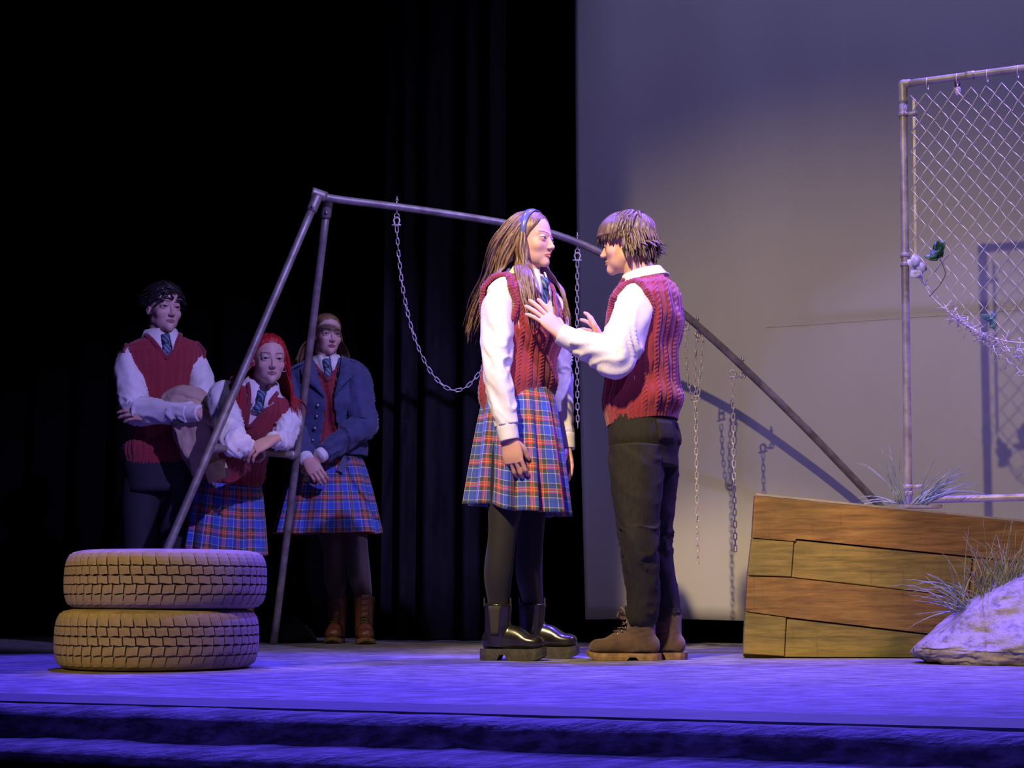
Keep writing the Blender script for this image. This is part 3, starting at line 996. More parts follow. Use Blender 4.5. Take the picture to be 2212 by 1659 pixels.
M['velour'] = mat('black_velour', (.010, .010, .012), .95, build=noisy((.007, .007, .009), (.015, .015, .018), 14, (1, 1, .2), 0), spec=.1)
def cyc_build(nt, b):
    n = tex(nt, (1, 1, .35), 'Object', 1.3, 4, .6)
    n2 = tex(nt, (1, 1, 1), 'Object', 90, 2)
    r = ramp(nt, [(.3, (.44, .43, .42)), (.7, (.50, .49, .48))])
    nt.links.new(n.outputs[0], r.inputs[0]); nt.links.new(r.outputs[0], b.inputs['Base Color'])
    bump(nt, b, n2.outputs[0], .05, .002)
M['velour_shaded'] = mat('shaded_black_velour', (.0018, .0018, .0022), .95, spec=.05)  # deeper black than the other curtain; its unlit look is put into the colour
M['cyc'] = mat('grey_cyclorama_cloth', (.45, .44, .43), .95, build=cyc_build, spec=.1)
M['batten'] = mat('brown_batten_wood', (.16, .09, .035), .7, build=noisy((.10, .055, .02), (.20, .115, .05), 8, (1, 8, 8)))

EA, EB = FL(0, 1514), FL(2212, 1574)
ed = unit(EB - EA)                      # along the stage edge, to the right
en = np.array([-ed[1], ed[0], 0])       # upstage
def eline(px0, px1): return None
def sp(a, u, z=0.0):                    # stage coordinates: a along edge from EA, u upstage
    return EA + ed * a + en * u + np.array([0, 0, z])
def plate(a0, a1, u0, u1, z0, z1):
    V = [sp(a0, u0, z0), sp(a1, u0, z0), sp(a1, u1, z0), sp(a0, u1, z0), sp(a0, u0, z1), sp(a1, u0, z1), sp(a1, u1, z1), sp(a0, u1, z1)]
    return np.array(V), box((0, 0, 0), (1, 1, 1))[1]

add('floor', plate(-5, 8, .24, 12, -.12, 0), M['floor'], smooth=False, kind='structure')
add('trim_1', plate(-5, 8, 0.0, .238, -.10, .0005), M['floor_border'], smooth=False, kind='structure')
# rolled nosing of the stage edge, swept along the edge
prof = [(-.012, -.10), (-.012, -.014), (-.016, -.005), (-.030, -.002), (-.048, -.006), (-.062, -.014), (-.072, -.026), (-.077, -.040), (-.080, -.052), (-.089, -.061), (-.106, -.068), (-.135, -.077), (-.158, -.088), (-.167, -.098), (-.165, -.110), (-.140, -.117), (-.012, -.117)]
aa = np.linspace(-4, 7, 260)
P = []
for u, z in prof:
    wob = .004 * fbm(aa * 1.7, u * 30, z * 25, 3) + .0025 * fbm(aa * 14, u * 60, z * 50, 2)
    P.append(np.array([sp(a, u - w_, z + w_ * .8) for a, w_ in zip(aa, wob)]))
P = np.array(P)
add('trim_2', (P.reshape(-1, 3), [f[::-1] for f in grid_faces(len(prof), len(aa), False, False)]), M['nosing'], kind='structure')
add('wall_front', plate(-5, 8, -.02, .2, -1.2, -.114), M['black'], smooth=False, kind='structure')

# back wall and side darkness
def slab(p0, p1, z0, z1, th=.05):
    p0, p1 = np.array([p0[0], p0[1], 0.]), np.array([p1[0], p1[1], 0.])
    d = unit(p1 - p0); nn = np.array([-d[1], d[0], 0]) * th
    V = [p0, p1, p1 + nn, p0 + nn]
    V = [v + [0, 0, z0] for v in V] + [v + [0, 0, z1] for v in V]
    return np.array(V), box((0, 0, 0), (1, 1, 1))[1]
add('wall_back', slab((-6, 11.5), (7, 10.2), 0, 6), M['black'], smooth=False, kind='structure')
add('wall_left', slab((-4.2, 2.5), (-4.2, 11.4), 0, 6), M['black'], smooth=False, kind='structure')

def curtain(name, p0, p1, z0, z1, folds, amp, label, seed=0, n=200, m=14, mt='velour'):
    p0, p1 = np.asarray(p0, float), np.asarray(p1, float)
    d = unit(p1 - p0); nn = np.array([-d[1], d[0]])
    t = np.linspace(0, 1, n); z = np.linspace(z0, z1, m)
    L = np.linalg.norm(p1 - p0)
    w = amp * np.sin(t * folds * 2 * math.pi + 1.5 * noise(t * folds * .7 + seed, 0 * t)) + amp * .5 * noise(t * folds * 1.9 + seed, 0 * t + 4)
    P = np.zeros((m, n, 3))
    for i, h in enumerate(z):
        k = 1 + .25 * (1 - i / (m - 1))
        q = p0[None] + d * (t * L)[:, None] + nn * (w * k)[:, None]
        P[i, :, :2] = q; P[i, :, 2] = h
    o = add(name, (P.reshape(-1, 3), grid_faces(m, n, False, False)), M[mt], label=label, cat='curtain', group='black masking curtains')
    s = o.modifiers.new('thickness', 'SOLIDIFY'); s.thickness = .006; s.offset = 0
    return o
c0, c1 = W(826, 1300, 8.55), W(1089, 1300, 8.35)
curtain('stage_curtain', c0[:2], c1[:2], .004, 5.2, 4, .045, 'dark blue-lit curtain leg hanging left of the grey backdrop', 1)
c2, c3 = W(-900, 1300, 9.6), W(845, 1300, 8.95)
curtain('stage_curtain', c2[:2], c3[:2], .004, 5.2, 22, .06, 'unlit black curtain behind the three watching students', 5, 500, mt='velour_shaded')

# cyclorama
A0 = np.array([.345, 8.12]); cd = unit(np.array([math.cos(math.radians(23)), -math.sin(math.radians(23))]))
n, m = 160, 60
t = np.linspace(0, 4.2, n); z = np.linspace(.115, 4.6, m)
P = np.zeros((m, n, 3))
for i, h in enumerate(z):
    lean = .045 * (1 - np.clip(h / 3.2, 0, 1))
    edge = np.exp(-t / .12)
    bow = .020 * np.sin(t * 9) * np.exp(-t / .5) + .006 * np.sin(t * 3.1 + h * .4) + .05 * edge * (.5 + .5 * math.sin(h * 1.1))
    nn = np.array([cd[1], -cd[0]])
    q = A0 + cd * (t + lean * edge)[:, None] - nn * bow[:, None] * -1
    P[i, :, :2] = q; P[i, :, 2] = h + .006 * np.sin(t * 4) * (i == 0)
cyc = add('backdrop_cloth', (P.reshape(-1, 3), grid_faces(m, n, False, False)), M['cyc'], label='tall plain grey backdrop cloth hanging behind the swing frame and fence', cat='backdrop')
s = cyc.modifiers.new('thickness', 'SOLIDIFY'); s.thickness = .006; s.offset = 0
ri = int(np.argmin(np.abs(z - 1.575)))
sm_p = P[ri, 38:158:4] + np.array([cd[1], -cd[0], 0]) * .0035
add('seam', tube(sm_p, [.0016] * len(sm_p), 6, 90), M['cyc'], cyc)
q0 = A0 + cd * .82 + np.array([cd[1], -cd[0]]) * -.12; q1 = A0 + cd * 4.2 + np.array([cd[1], -cd[0]]) * -.12
b_ = slab(q0, q1, .0, .085, .06)
add('trim_3', b_, M['batten'], smooth=False, kind='structure')

# added black flag, out of view, to cut the key light's left edge
kd = unit(np.array([.60 - KEY[0], 8.0 - KEY[1], 0])); kl = np.array([-kd[1], kd[0], 0])
kp = np.array(KEY) * [1, 1, 0] + kd * 3.2
bd = np.array([kp + [0, 0, 2.62], kp + kl * 1.3 + [0, 0, 2.62], kp + kl * 1.3 + [0, 0, 4.4], kp + [0, 0, 4.4]])
add('added_light_flag', (np.vstack([bd, bd + kd * .01]), box((0, 0, 0), (1, 1, 1))[1]), M['velour'], smooth=False, label='added black light flag above the forestage, out of view, over the tyres', cat='curtain')

# dark rumpled cloths lying on the floor
def heap(c, r, h, seed, label, matl):
    n, m = 60, 26
    a = np.linspace(0, 2 * math.pi, n, endpoint=False)
    P = []
    for i in range(m):
        q = i / (m - 1)
        rad = 1 - q
        rr = rad * (1 + .18 * noise(np.cos(a) * 2 + seed, np.sin(a) * 2, 0))
        zz = h * (1 - rad ** 2) * (.55 + .55 * (1 - np.abs(noise(np.cos(a) * rad * 3 + seed, np.sin(a) * rad * 3, seed * 1.7)))) + .018 * (1 - np.abs(noise(np.cos(a) * rad * 7 + seed, np.sin(a) * rad * 7, 3))) * (rad < .97)
        if i == 0: zz = 0 * zz + .001
        P.append(np.stack([c[0] + np.cos(a) * rr * r[0], c[1] + np.sin(a) * rr * r[1], zz], 1))
    P = np.array(P)
    return add('cloth_heap', (P.reshape(-1, 3), grid_faces(m, n, True, False) + [tuple(range(n - 1, -1, -1))]), matl, label=label, cat='cloth')
M['heapcloth'] = mat('olive_dark_cloth', (.05, .05, .045), .9, build=noisy((.035, .035, .03), (.07, .068, .06), 8))
heap(W(612, 1380, 8.35)[:2], (.17, .14), .13, 3, 'crumpled olive cloth on the floor behind the tyres', M['heapcloth'])
heap(W(1205, 1350, 9.0)[:2], (.28, .18), .17, 8, 'dark bundled cloth on the floor left of the backdrop', M['velour'])

# ================================================================== tyres
def tyre_build(nt, b):
    n = tex(nt, (1, 1, 1), 'Object', 16, 6, .65); n2 = tex(nt, (1, 1, 1), 'Object', 120, 2)
    r = ramp(nt, [(.3, (.15, .13, .10)), (.6, (.27, .235, .18)), (.8, (.34, .30, .24))])
    nt.links.new(n.outputs[0], r.inputs[0]); nt.links.new(r.outputs[0], b.inputs['Base Color']); bump(nt, b, n2.outputs[0], .3, .002)
M['tyre'] = mat('dusty_rubber', (.2, .18, .16), .85, build=tyre_build)
M['tyre_dark'] = mat('rubber_groove', (.05, .045, .04), .9)
def tyre(c, z0, h, Rad, rot, label):
    root = empty('car_tyre', (c[0], c[1], z0), label, 'tyre', 'two stacked car tyres')
    g = .012
    prof = [(Rad * .60, .20), (Rad * .62, .08), (Rad * .72, .015), (Rad * .83, .0), (Rad * .92, .035), (Rad * .965, .12), (Rad * .985 - g * .5, .2), (Rad - g, .35), (Rad - g, .65), (Rad * .985 - g * .5, .8), (Rad * .965, .88), (Rad * .92, .965), (Rad * .83, 1.0), (Rad * .72, .985), (Rad * .62, .92), (Rad * .60, .80), (Rad * .57, .5)]
    n = 96
    a = np.linspace(0, 2 * math.pi, n, endpoint=False)
    P = np.array([[(c[0] + r * math.cos(q), c[1] + r * math.sin(q), z0 + t * h) for q in a] for r, t in prof])
    F = grid_faces(len(prof), n, True, False)
    k = len(prof)
    F += [((k - 1) * n + j, (k - 1) * n + (j + 1) % n, (j + 1) % n, j) for j in range(n)]
    car = add('carcass', (P.reshape(-1, 3), F), M['tyre'], root, label='dusty grey rubber carcass')
    rows = [(.075, .232, 50), (.262, .398, 52), (.426, .548, 50), (.576, .704, 54), (.734, .93, 50)]
    rest = []
    def shell(t):  # tread radius by height
        return np.interp(t, [0.0, .06, .12, .2, .32, .5, .68, .8, .88, .94, 1.0], [Rad * .92, Rad * .945, Rad * .968, Rad * .985, Rad * .997, Rad, Rad * .997, Rad * .985, Rad * .968, Rad * .945, Rad * .92])
    for ri, (t0, t1, cnt) in enumerate(rows):
        w = 2 * math.pi / cnt
        gap = .0042 / Rad
        ts = np.linspace(t0, t1, 4)
        jag = [.004, .006, -.006, .006, -.004][ri]
        V = []
        ks = np.linspace(-w / 2 + gap / 2, w / 2 - gap / 2, 4)
        sl = [.06, .03, -.02, -.035, -.05][ri]
        for layer in (0, 1):
            for i, t_ in enumerate(ts):
                for j, q in enumerate(ks):
                    rr = shell(t_) - (0.014 if layer == 0 else 0)
                    tt = t_ + (jag if (j >= 2) else -jag) * (1 if i in (0, 3) else 0)
                    qq = q + sl * w * (i - 1.5)
                    V.append((rr * math.cos(qq), rr * math.sin(qq), tt * h))
        V = np.array(V)
        F = [(a_ + 16, b2 + 16, c_ + 16, d_ + 16) for a_, b2, c_, d_ in [(x[0], x[3], x[2], x[1])[::-1] for x in grid_faces(4, 4, False, False)]]
        per = [0, 1, 2, 3, 7, 11, 15, 14, 13, 12, 8, 4]
        F += [(per[i], per[(i + 1) % 12], per[(i + 1) % 12] + 16, per[i] + 16) for i in range(12)]
        me = mesh_data('tread_block', V, F, M['tyre'], smooth=False)
        for j in range(cnt):
            ang = rot + (j + .37 * ri) * w
            if math.sin(ang) < .12:            # side towards the audience
                o = link('tread_block', me, root)
                o.matrix_basis = Matrix.Translation((c[0], c[1], z0)) @ Matrix.Rotation(ang, 4, 'Z')
            else:
                ca, sa = math.cos(ang), math.sin(ang)
                rest.append((V @ np.array([[ca, sa, 0], [-sa, ca, 0], [0, 0, 1]]) + [c[0], c[1], z0], F))
    add('tread_blocks', merge(rest), M['tyre'], root, smooth=False, kind='stuff')
    return root
tc1 = W(339, 1440, 5.20); tc2 = W(360, 1250, 5.21)
tyre(tc1, .001, .190, .327, .3, 'lower of two stacked dusty tyres, resting on the stage floor')
tyre(tc2, .191, .188, .326, .55, 'upper tyre of the stack, its top edge lit violet')

# ================================================================== swing frame and chains
def pipe_build(c1, c2):
    return noisy(c1, c2, 14, (1, 1, 1), .15, .002)
M['pipe'] = mat('weathered_steel_pipe', (.3, .27, .25), .5, .55, build=pipe_build((.20, .17, .15), (.38, .34, .31)))
M['chain'] = mat('galvanised_chain', (.66, .60, .56), .36, .35)
M['bolt'] = mat('eyebolt_steel', (.55, .5, .48), .35, .9)
apex = W(694, 424, 6.86)
f1 = FL(266, 1411); f2 = FL(591, 1393)
topctl = [W(676, 416, 6.83), W(720, 429, 6.86), W(860, 447, 6.92), W(980, 464, 6.98), W(1090, 482, 7.03), W(1165, 497, 7.06), W(1235, 519, 7.10), W(1300, 548, 7.13), W(1370, 594, 7.16), W(1440, 648, 7.19), W(1520, 715, 7.22), W(1605, 793, 7.25), W(1740, 925, 7.30), W(1890, 1082, 7.35), W(1985, 1180, 7.38)]
topc = catmull(topctl, 90)
gr = FL(2070, 1289.5 + 782 / 7.4)
swing = empty('swing_frame', f2 * .5 + f1 * .5, 'bent steel pipe swing frame with slanted end legs', 'swing frame')
PR = .0176
endpt = topc[-1] + unit(topc[-1] - topc[-2]) * ((topc[-1][2] - .003) / -unit(topc[-1] - topc[-2])[2])
tp = np.vstack([topc, endpt])
add('top_pipe', tube(tp, [PR] * len(tp), 14, 140), M['pipe'], swing)
def along(a, b, t): return a * (1 - t) + b * t
l1t = W(686, 424, 6.80); l2t = W(708, 434, 6.90)
add('leg', tube([l1t, along(l1t, f1, .5), f1 + [0, 0, .002]], [PR * 1.02] * 3, 14, 12), M['pipe'], swing)
add('leg', tube([l2t, along(l2t, f2, .5), f2 + [0, 0, .002]], [PR * 1.02] * 3, 14, 12), M['pipe'], swing)
t1 = (972 - 424) / (1411 - 424.); 
def on_leg(a, b, py):
    lo, hi = 0, 1
    for _ in range(40):
        md = (lo + hi) / 2; q = along(a, b, md) - CAMP
        y = 829.5 - FPX * (q @ _U) / (q @ _F)
        lo, hi = (md, hi) if y < py else (lo, md)
    return along(a, b, lo)
x1, x2 = on_leg(l1t, f1, 967), on_leg(l2t, f2, 984)
add('crossbar', tube([x1, (x1 + x2) / 2, x2], [PR * .9] * 3, 14, 12), M['pipe'], swing)
for q, d in ((x1, unit(x2 - x1)), (x2, unit(x1 - x2))):
    add('pipe_fitting', tube([q + d * .012, q + d * .03, q + d * .06], [PR * 1.12, PR * 1.2, PR * 1.2], 14, 8), M['pipe'], swing)
for q, e in ((l1t, f1), (l2t, f2)):
    d = unit(e - q)
    add('pipe_fitting', tube([q - d * .005, q + d * .04, q + d * .075], [PR * 1.35] * 3, 14, 8), M['pipe'], swing)
    add('bolt', ellipsoid(q + d * .06 + np.array([.004, -PR * 1.5, 0]), (.008, .009, .008), 8, 6), M['bolt'], swing)
add('pipe_fitting', tube([topc[0] + unit(topc[0] - topc[3]) * .006, topc[1], topc[5]], [PR * 1.35] * 3, 14, 8), M['pipe'], swing)

def proj(p):
    q = np.asarray(p) - CAMP
    return 1106 + FPX * q[0] / (q @ _F), 829.5 - FPX * (q @ _U) / (q @ _F)
def pipe_at(px):
    xs = np.array([proj(p)[0] for p in topc])
    return np.array([np.interp(px, xs, topc[:, k]) for k in range(3)])
# one chain link, long axis z
def link_mesh():
    a = np.linspace(0, 2 * math.pi, 20, endpoint=False)
    hl, hw = .0095, .0070
    C = np.stack([np.cos(a) * hw, 0 * a, np.sin(a) * hw + np.sign(np.sin(a)) * hl * (np.abs(np.sin(a)) > .01)], 1)
    k = 6; b = np.linspace(0, 2 * math.pi, k, endpoint=False)
    T = unit_rows(np.roll(C, -1, 0) - np.roll(C, 1, 0)); B = np.array([0, 1.0, 0]); N = np.cross(T, B)
    r = .0024
    P = C[:, None] + r * (np.cos(b)[None, :, None] * N[:, None] + np.sin(b)[None, :, None] * B)
    F = [(i * k + j, ((i + 1) % 20) * k + j, ((i + 1) % 20) * k + (j + 1) % k, i * k + (j + 1) % k) for i in range(20) for j in range(k)]
    return mesh_data('link', P.reshape(-1, 3), F, M['chain'])
LINK = link_mesh()
STEP = .0275
def string_links(root, path, phase=0):
    C = catmull(path, 400)
    s = np.concatenate([[0], np.cumsum(np.linalg.norm(np.diff(C, axis=0), axis=1))])
    nl = int(s[-1] / STEP)
    for i in range(nl):
        u = (i + .5) * STEP
        p = np.array([np.interp(u, s, C[:, k]) for k in range(3)])
        p2 = np.array([np.interp(u + .004, s, C[:, k]) for k in range(3)])
        d = unit(p2 - p)
        x = unit(np.cross((0, 1, 0), d)) if abs(d[1]) < .9 else np.array([1., 0, 0])
        y = np.cross(d, x)
        an = (.35 if (i + phase) % 2 == 0 else 1.75) + random.uniform(-.25, .25)
        xx = x * math.cos(an) + y * math.sin(an); yy = np.cross(d, xx)
        o = link('link', LINK, root)
        mt = Matrix.Identity(4)
        for k in range(3):
            mt[k][0], mt[k][1], mt[k][2], mt[k][3] = xx[k], yy[k], d[k], p[k]
        o.matrix_basis = mt
def shackle(root, p):
    p = np.asarray(p)
    a = np.linspace(-.25 * math.pi, 1.25 * math.pi, 14)
    pts = np.stack([p[0] + np.cos(a) * .013, 0 * a + p[1], p[2] + np.sin(a) * .015], 1)
    pts = np.vstack([[p[0] + .011, p[1], p[2] - .022], pts, [p[0] - .011, p[1], p[2] - .022]])
    o = add('shackle', tube(pts, [.0042] * len(pts), 8, 40, up=(0, 1, 0)), M['chain'], root)
    add('shackle_pin', tube([p + [-.022, 0, -.020], p + [.02, 0, -.020]], [.0042, .0042], 8, 4), M['chain'], o)
def eyebolt(px):
    p = pipe_at(px)
    add('eyebolt', merge([tube([p + [0, 0, -.034], p + [0, 0, .048]], [.0045, .0045], 8, 4, up=(0, 1, 0)),
                          ellipsoid(p + [0, 0, .03], (.010, .010, .006), 6, 6),
                          ring_band(p + [0, 0, -.042], (0, 1, 0), (0, 0, 1), .011, .011, .0036, 16, 6)]), M['bolt'], swing)
    return p + np.array([0, 0, -.064])
def chain_root(p, label):
    return empty('steel_chain', p, label, 'chain', 'steel chains hanging from the swing frame')
e1 = eyebolt(857); e1b = eyebolt(1112)
ch = chain_root(e1, 'looped steel chain sagging in a curve behind the long-haired girl')
shackle(ch, e1); shackle(ch, e1b)
mid = [W(862, 560, 6.93), W(873, 640, 6.94), W(894, 725, 6.95), W(925, 795, 6.96), W(958, 833, 6.97), W(985, 843, 6.97), W(1012, 832, 6.98), W(1040, 797, 6.99), W(1065, 735, 7.0), W(1088, 640, 7.01)]
string_links(ch, [e1 + [0, 0, -.026]] + mid + [e1b + [0, 0, -.026]])
e2 = eyebolt(1247)
ch = chain_root(e2, 'straight steel chain hanging between the two facing students')
shackle(ch, e2); string_links(ch, [e2 + [0, 0, -.026], W(1246, 740, 7.1), W(1248, 930, 7.1)])
e3 = eyebolt(1507); e3b = pipe_at(1482) + np.array([0, 0, -.03])
ch = chain_root(e3, 'knotted steel chain with three short strands above one long strand')
add('eyebolt', ring_band(e3b + [0, 0, -.0], (0, 1, 0), (0, 0, 1), .014, .014, .0036, 16, 6), M['bolt'], swing)
kn = W(1503, 862, 7.21)
st = W(1480, 722, 7.2); shackle(ch, W(1481, 703, 7.2))
string_links(ch, [st, W(1484, 790, 7.2), W(1491, 845, 7.2), kn + [-.006, 0, -.012]])
string_links(ch, [e3 + [-.006, 0, -.0], W(1502, 790, 7.22), kn + [0, .006, 0]], 1)
string_links(ch, [e3 + [.022, .01, -.015], W(1515, 790, 7.23), W(1509, 845, 7.22), kn + [.010, .004, -.008]])
string_links(ch, [kn + [0, 0, -.01], W(1505, 1040, 7.22), W(1508, 1228, 7.22)])
add('knot_link', ring_band(kn, (.3, 1, .2), (0, 0, 1), .014, .02, .0035, 18, 6), M['chain'], ch)
shackle(ch, e3 + [.012, .008, .012])
e4 = eyebolt(1604); p4 = W(1583, 806, 7.24)
ch = chain_root(e4, 'thin steel chain hanging farthest right, nearest the wooden crate')
add('hook', tube([e4 + [0, 0, .02], e4 * .6 + p4 * .4 + [0, 0, .006], p4 + [0, 0, .014]], [.004] * 3, 8, 12), M['chain'], ch)
shackle(ch, p4); string_links(ch, [p4 + [0, 0, -.026], W(1585, 1000, 7.24), W(1589, 1202, 7.24)])

# ================================================================== wooden crate
def wood_build(c0, c1, c2, rot=0.0):
    def f(nt, b):
        n = tex(nt, (1.2, 1, 13), 'Object', 4.2, 8, .72, (0, rot, 0), .5)
        n2 = tex(nt, (1, 1, 1), 'Object', 3.2, 3, .5)
        n3 = tex(nt, (7, 1, .9), 'Object', 6, 3, .6)
        r = ramp(nt, [(.30, c0), (.50, c1), (.72, c2)])
        nt.links.new(n.outputs[0], r.inputs[0])
        r2 = ramp(nt, [(.30, (.45, .55, .40)), (.48, (.85, .85, .75)), (.66, (1.2, 1.10, .95))]); nt.links.new(n2.outputs[0], r2.inputs[0])
        mx = ND(nt, 'ShaderNodeMix', data_type='RGBA', blend_type='MULTIPLY'); mx.inputs[0].default_value = 1
        nt.links.new(r.outputs[0], mx.inputs[6]); nt.links.new(r2.outputs[0], mx.inputs[7])
        r3 = ramp(nt, [(.62, (1, 1, 1)), (.72, (.72, .70, .62))]); nt.links.new(n3.outputs[0], r3.inputs[0])
        m3 = ND(nt, 'ShaderNodeMix', data_type='RGBA', blend_type='MULTIPLY'); m3.inputs[0].default_value = .7
        nt.links.new(mx.outputs[2], m3.inputs[6]); nt.links.new(r3.outputs[0], m3.inputs[7])
        nt.links.new(m3.outputs[2], b.inputs['Base Color']); bump(nt, b, n.outputs[0], .35, .004)
    return f
M['wood_red'] = mat('painted_red_brown_wood', (.2, .1, .04), .7, build=wood_build((.095, .050, .020), (.215, .122, .046), (.34, .21, .08), -.09))
M['wood_olive'] = mat('painted_olive_wood', (.2, .15, .05), .7, build=wood_build((.085, .07, .026), (.20, .155, .055), (.31, .24, .085), -.09))
M['wood_edge'] = mat('painted_wood_top', (.3, .28, .26), .6, build=noisy((.24, .22, .20), (.36, .33, .31), 8, (1, 6, 6)))
M['crate_gap'] = mat('crate_inner_dark', (.02, .014, .008), .9)
YC = 6.04
def cr(cx, cy):                      # crop measurement of the crate face -> world on the face plane
    return W(1580 + cx / 3.016, 900 + cy / 3.016, YC)
zb = FL(1700, 1418)[2]
crate = empty('wooden_crate', cr(800, 1560) * [1, 1, 0], 'large warped wooden crate of painted boards under the chain-link fence', 'crate')
def face_board(name, pts, th, mt, back=.0):
    P = np.array([cr(*p) for p in pts]); P[:, 2] = np.maximum(P[:, 2], .002)
    k = len(P)
    ce = P.mean(0)
    Fr = P.copy(); Fr[:, 1] -= th
    ins = Fr + unit_rows(ce - Fr) * .004 ; ins[:, 1] -= .003
    B = P.copy(); B[:, 1] += .02 + back
    V = np.vstack([B, Fr, ins])
    F = [tuple(range(2 * k, 3 * k))]
    for r_ in range(2):
        F += [(r_ * k + i, r_ * k + (i + 1) % k, (r_ + 1) * k + (i + 1) % k, (r_ + 1) * k + i) for i in range(k)]
    F.append(tuple(range(k - 1, -1, -1)))
    # winding towards the audience
    nrm = np.cross(P[1] - P[0], P[2] - P[0])
    if nrm[1] > 0: F = [f[::-1] for f in F]
    return add(name, (V, F), mt, crate, smooth=False)
XR = 2420
def ln(p, q, x): return (x, p[1] + (q[1] - p[1]) * (x - p[0]) / (q[0] - p[0]))
top0, top1 = (150, 516), (1906, 690)
face_board('board', [(150, 516), ln(top0, top1, XR), (XR, 1010), (1572, 912), (1200, 876), (800, 836), (424, 797), (408, 797), (404, 812), (132, 790)], .014, M['wood_red'])
face_board('board', [(131, 795), (403, 817), (386, 1044), (103, 1036)], .012, M['wood_olive'])
face_board('board', [(410, 803), (800, 842), (1200, 882), (1566, 918), (1540, 1176), (900, 1104), (391, 1046)], .006, M['wood_olive'])
face_board('board', [(1576, 918), (XR, 1016), (XR, 1290), (1545, 1178)], .011, M['wood_red'])
face_board('board', [(103, 1041), (390, 1051), (900, 1109), (1540, 1181), (XR, 1296), (XR, 1560), (1300, 1417), (356, 1306), (90, 1268)], .014, M['wood_red'])
face_board('board', [(89, 1273), (353, 1310), (341, 1562), (76, 1545)], .012, M['wood_olive'])
face_board('board', [(361, 1314), (1300, 1423), (XR, 1566), (XR, 1590), (346, 1564)], .006, M['wood_olive'])
# carcass and sloping top
a_, b_, c_, d_ = cr(150, 516), cr(*ln(top0, top1, XR)), cr(XR, 1572), cr(76, 1560)
c_[2] = d_[2] = .001
dep = .62
pts = []
for p, rise in ((a_, .012), (b_, .050), (c_, 0), (d_, 0)):
    pts += [p + [0, .012, 0], p + [.0, dep, rise]]
V = np.array(pts); V[0, 0] += .01; V[1, 0] += .115; V[7, 0] += .105
# order: a f/b, b f/b, c f/b, d f/b
F = [(0, 2, 4, 6)[::-1], (1, 3, 5, 7), (0, 1, 3, 2)[::-1], (2, 3, 5, 4)[::-1], (4, 5, 7, 6)[::-1], (6, 7, 1, 0)[::-1]]
add('crate_body', (V, F), M['wood_olive'], crate, smooth=False)
tv = np.array([V[0] + [-.006, -.026, .002], V[2] + [0, -.026, .002], V[3] + [0, .01, .004], V[1] + [-.006, .01, .004]])
tv = np.vstack([tv - [0, 0, .001], tv + [0, 0, .007]])
add('top_board', (tv, [(3, 2, 1, 0), (4, 5, 6, 7), (0, 1, 5, 4), (1, 2, 6, 5), (2, 3, 7, 6), (3, 0, 4, 7)]), M['wood_edge'], crate, smooth=False)

# ================================================================== chain-link fence panel
M['fence_pipe'] = mat('galvanised_fence_pipe', (.5, .48, .48), .45, .2, build=pipe_build((.28, .25, .24), (.50, .48, .49)))
M['wire'] = mat('galvanised_wire', (.72, .68, .70), .4, .25)
YF = 6.34
pt, pb = W(1950, 182, YF), W(1962, 1088, YF)
tr_ = W(2212, 146, 6.15); tr_[2] = pt[2]
# solve depth so that the rail stays level
for Yq in np.linspace(6.0, 6.34, 300):
    q = W(2212, 146, Yq)
    if abs(q[2] - pt[2]) < .003: tr_ = q
fd = unit((tr_ - pt) * [1, 1, 0])
fence = empty('chain_link_fence', pb, 'torn chain-link fence panel on a galvanised pipe frame atop the crate', 'fence')
FR = .0162
pe = pt + fd * 1.5
add('post', tube([pb, (pb + pt) / 2, pt + [0, 0, -.02]], [FR] * 3, 16, 14), M['fence_pipe'], fence)
add('top_rail', tube([pt + fd * .012, pt + fd * .7, pe], [FR * .95] * 3, 16, 14), M['fence_pipe'], fence)
rb = W(1985, 1080, YF); rb2 = W(2212, 1078, 6.2)
rb2[2] = rb[2] + .004
add('bottom_rail', tube([rb, rb + fd * .7, rb + fd * 1.45], [FR * .9] * 3, 16, 14), M['fence_pipe'], fence)
add('elbow', tube([pt + [0, 0, -.085], pt + [0, 0, -.02], pt + [0, 0, 0], pt + fd * .012, pt + fd * .03], [FR * 1.12, FR * 1.12, FR * 1.15, FR * 1.12, FR * 1.1], 16, 20), M['fence_pipe'], fence)
add('sleeve_joint', tube([pt + fd * .255, pt + fd * .29], [FR * 1.08, FR * 1.08], 16, 4), M['fence_pipe'], fence)
ow = unit(np.cross(fd, (0, 0, 1)))
for py, ex in ((248, True), (552, False), (572, False), (1052, True), (1066, False)):
    q = W(1950 + (py - 182) * .0132, py, YF)
    b1 = tube([q + [0, 0, -.008], q + [0, 0, .008]], [FR * 1.2, FR * 1.2], 16, 4)
    if ex:
        b1 = merge([b1, box(q + fd * .035, (.045, .006, .016), np.stack([fd, np.cross((0, 0, 1), fd), [0, 0, 1]], 1))])
    add('clamp', b1, M['fence_pipe'], fence)
add('foot_plate', box(pb + np.array([.05, 0, -.012]), (.16, .05, .012)), M['fence_pipe'], fence, smooth=False)
q0, q1 = W(1974, 215, YF - .01), W(1978, 555, YF - .01)
add('tension_bar', box((q0 + q1) / 2, (.010, .005, np.linalg.norm(q1 - q0)), np.stack([fd, np.cross((0, 0, 1), fd), unit(q0 - q1)], 1)), M['fence_pipe'], fence, smooth=False)
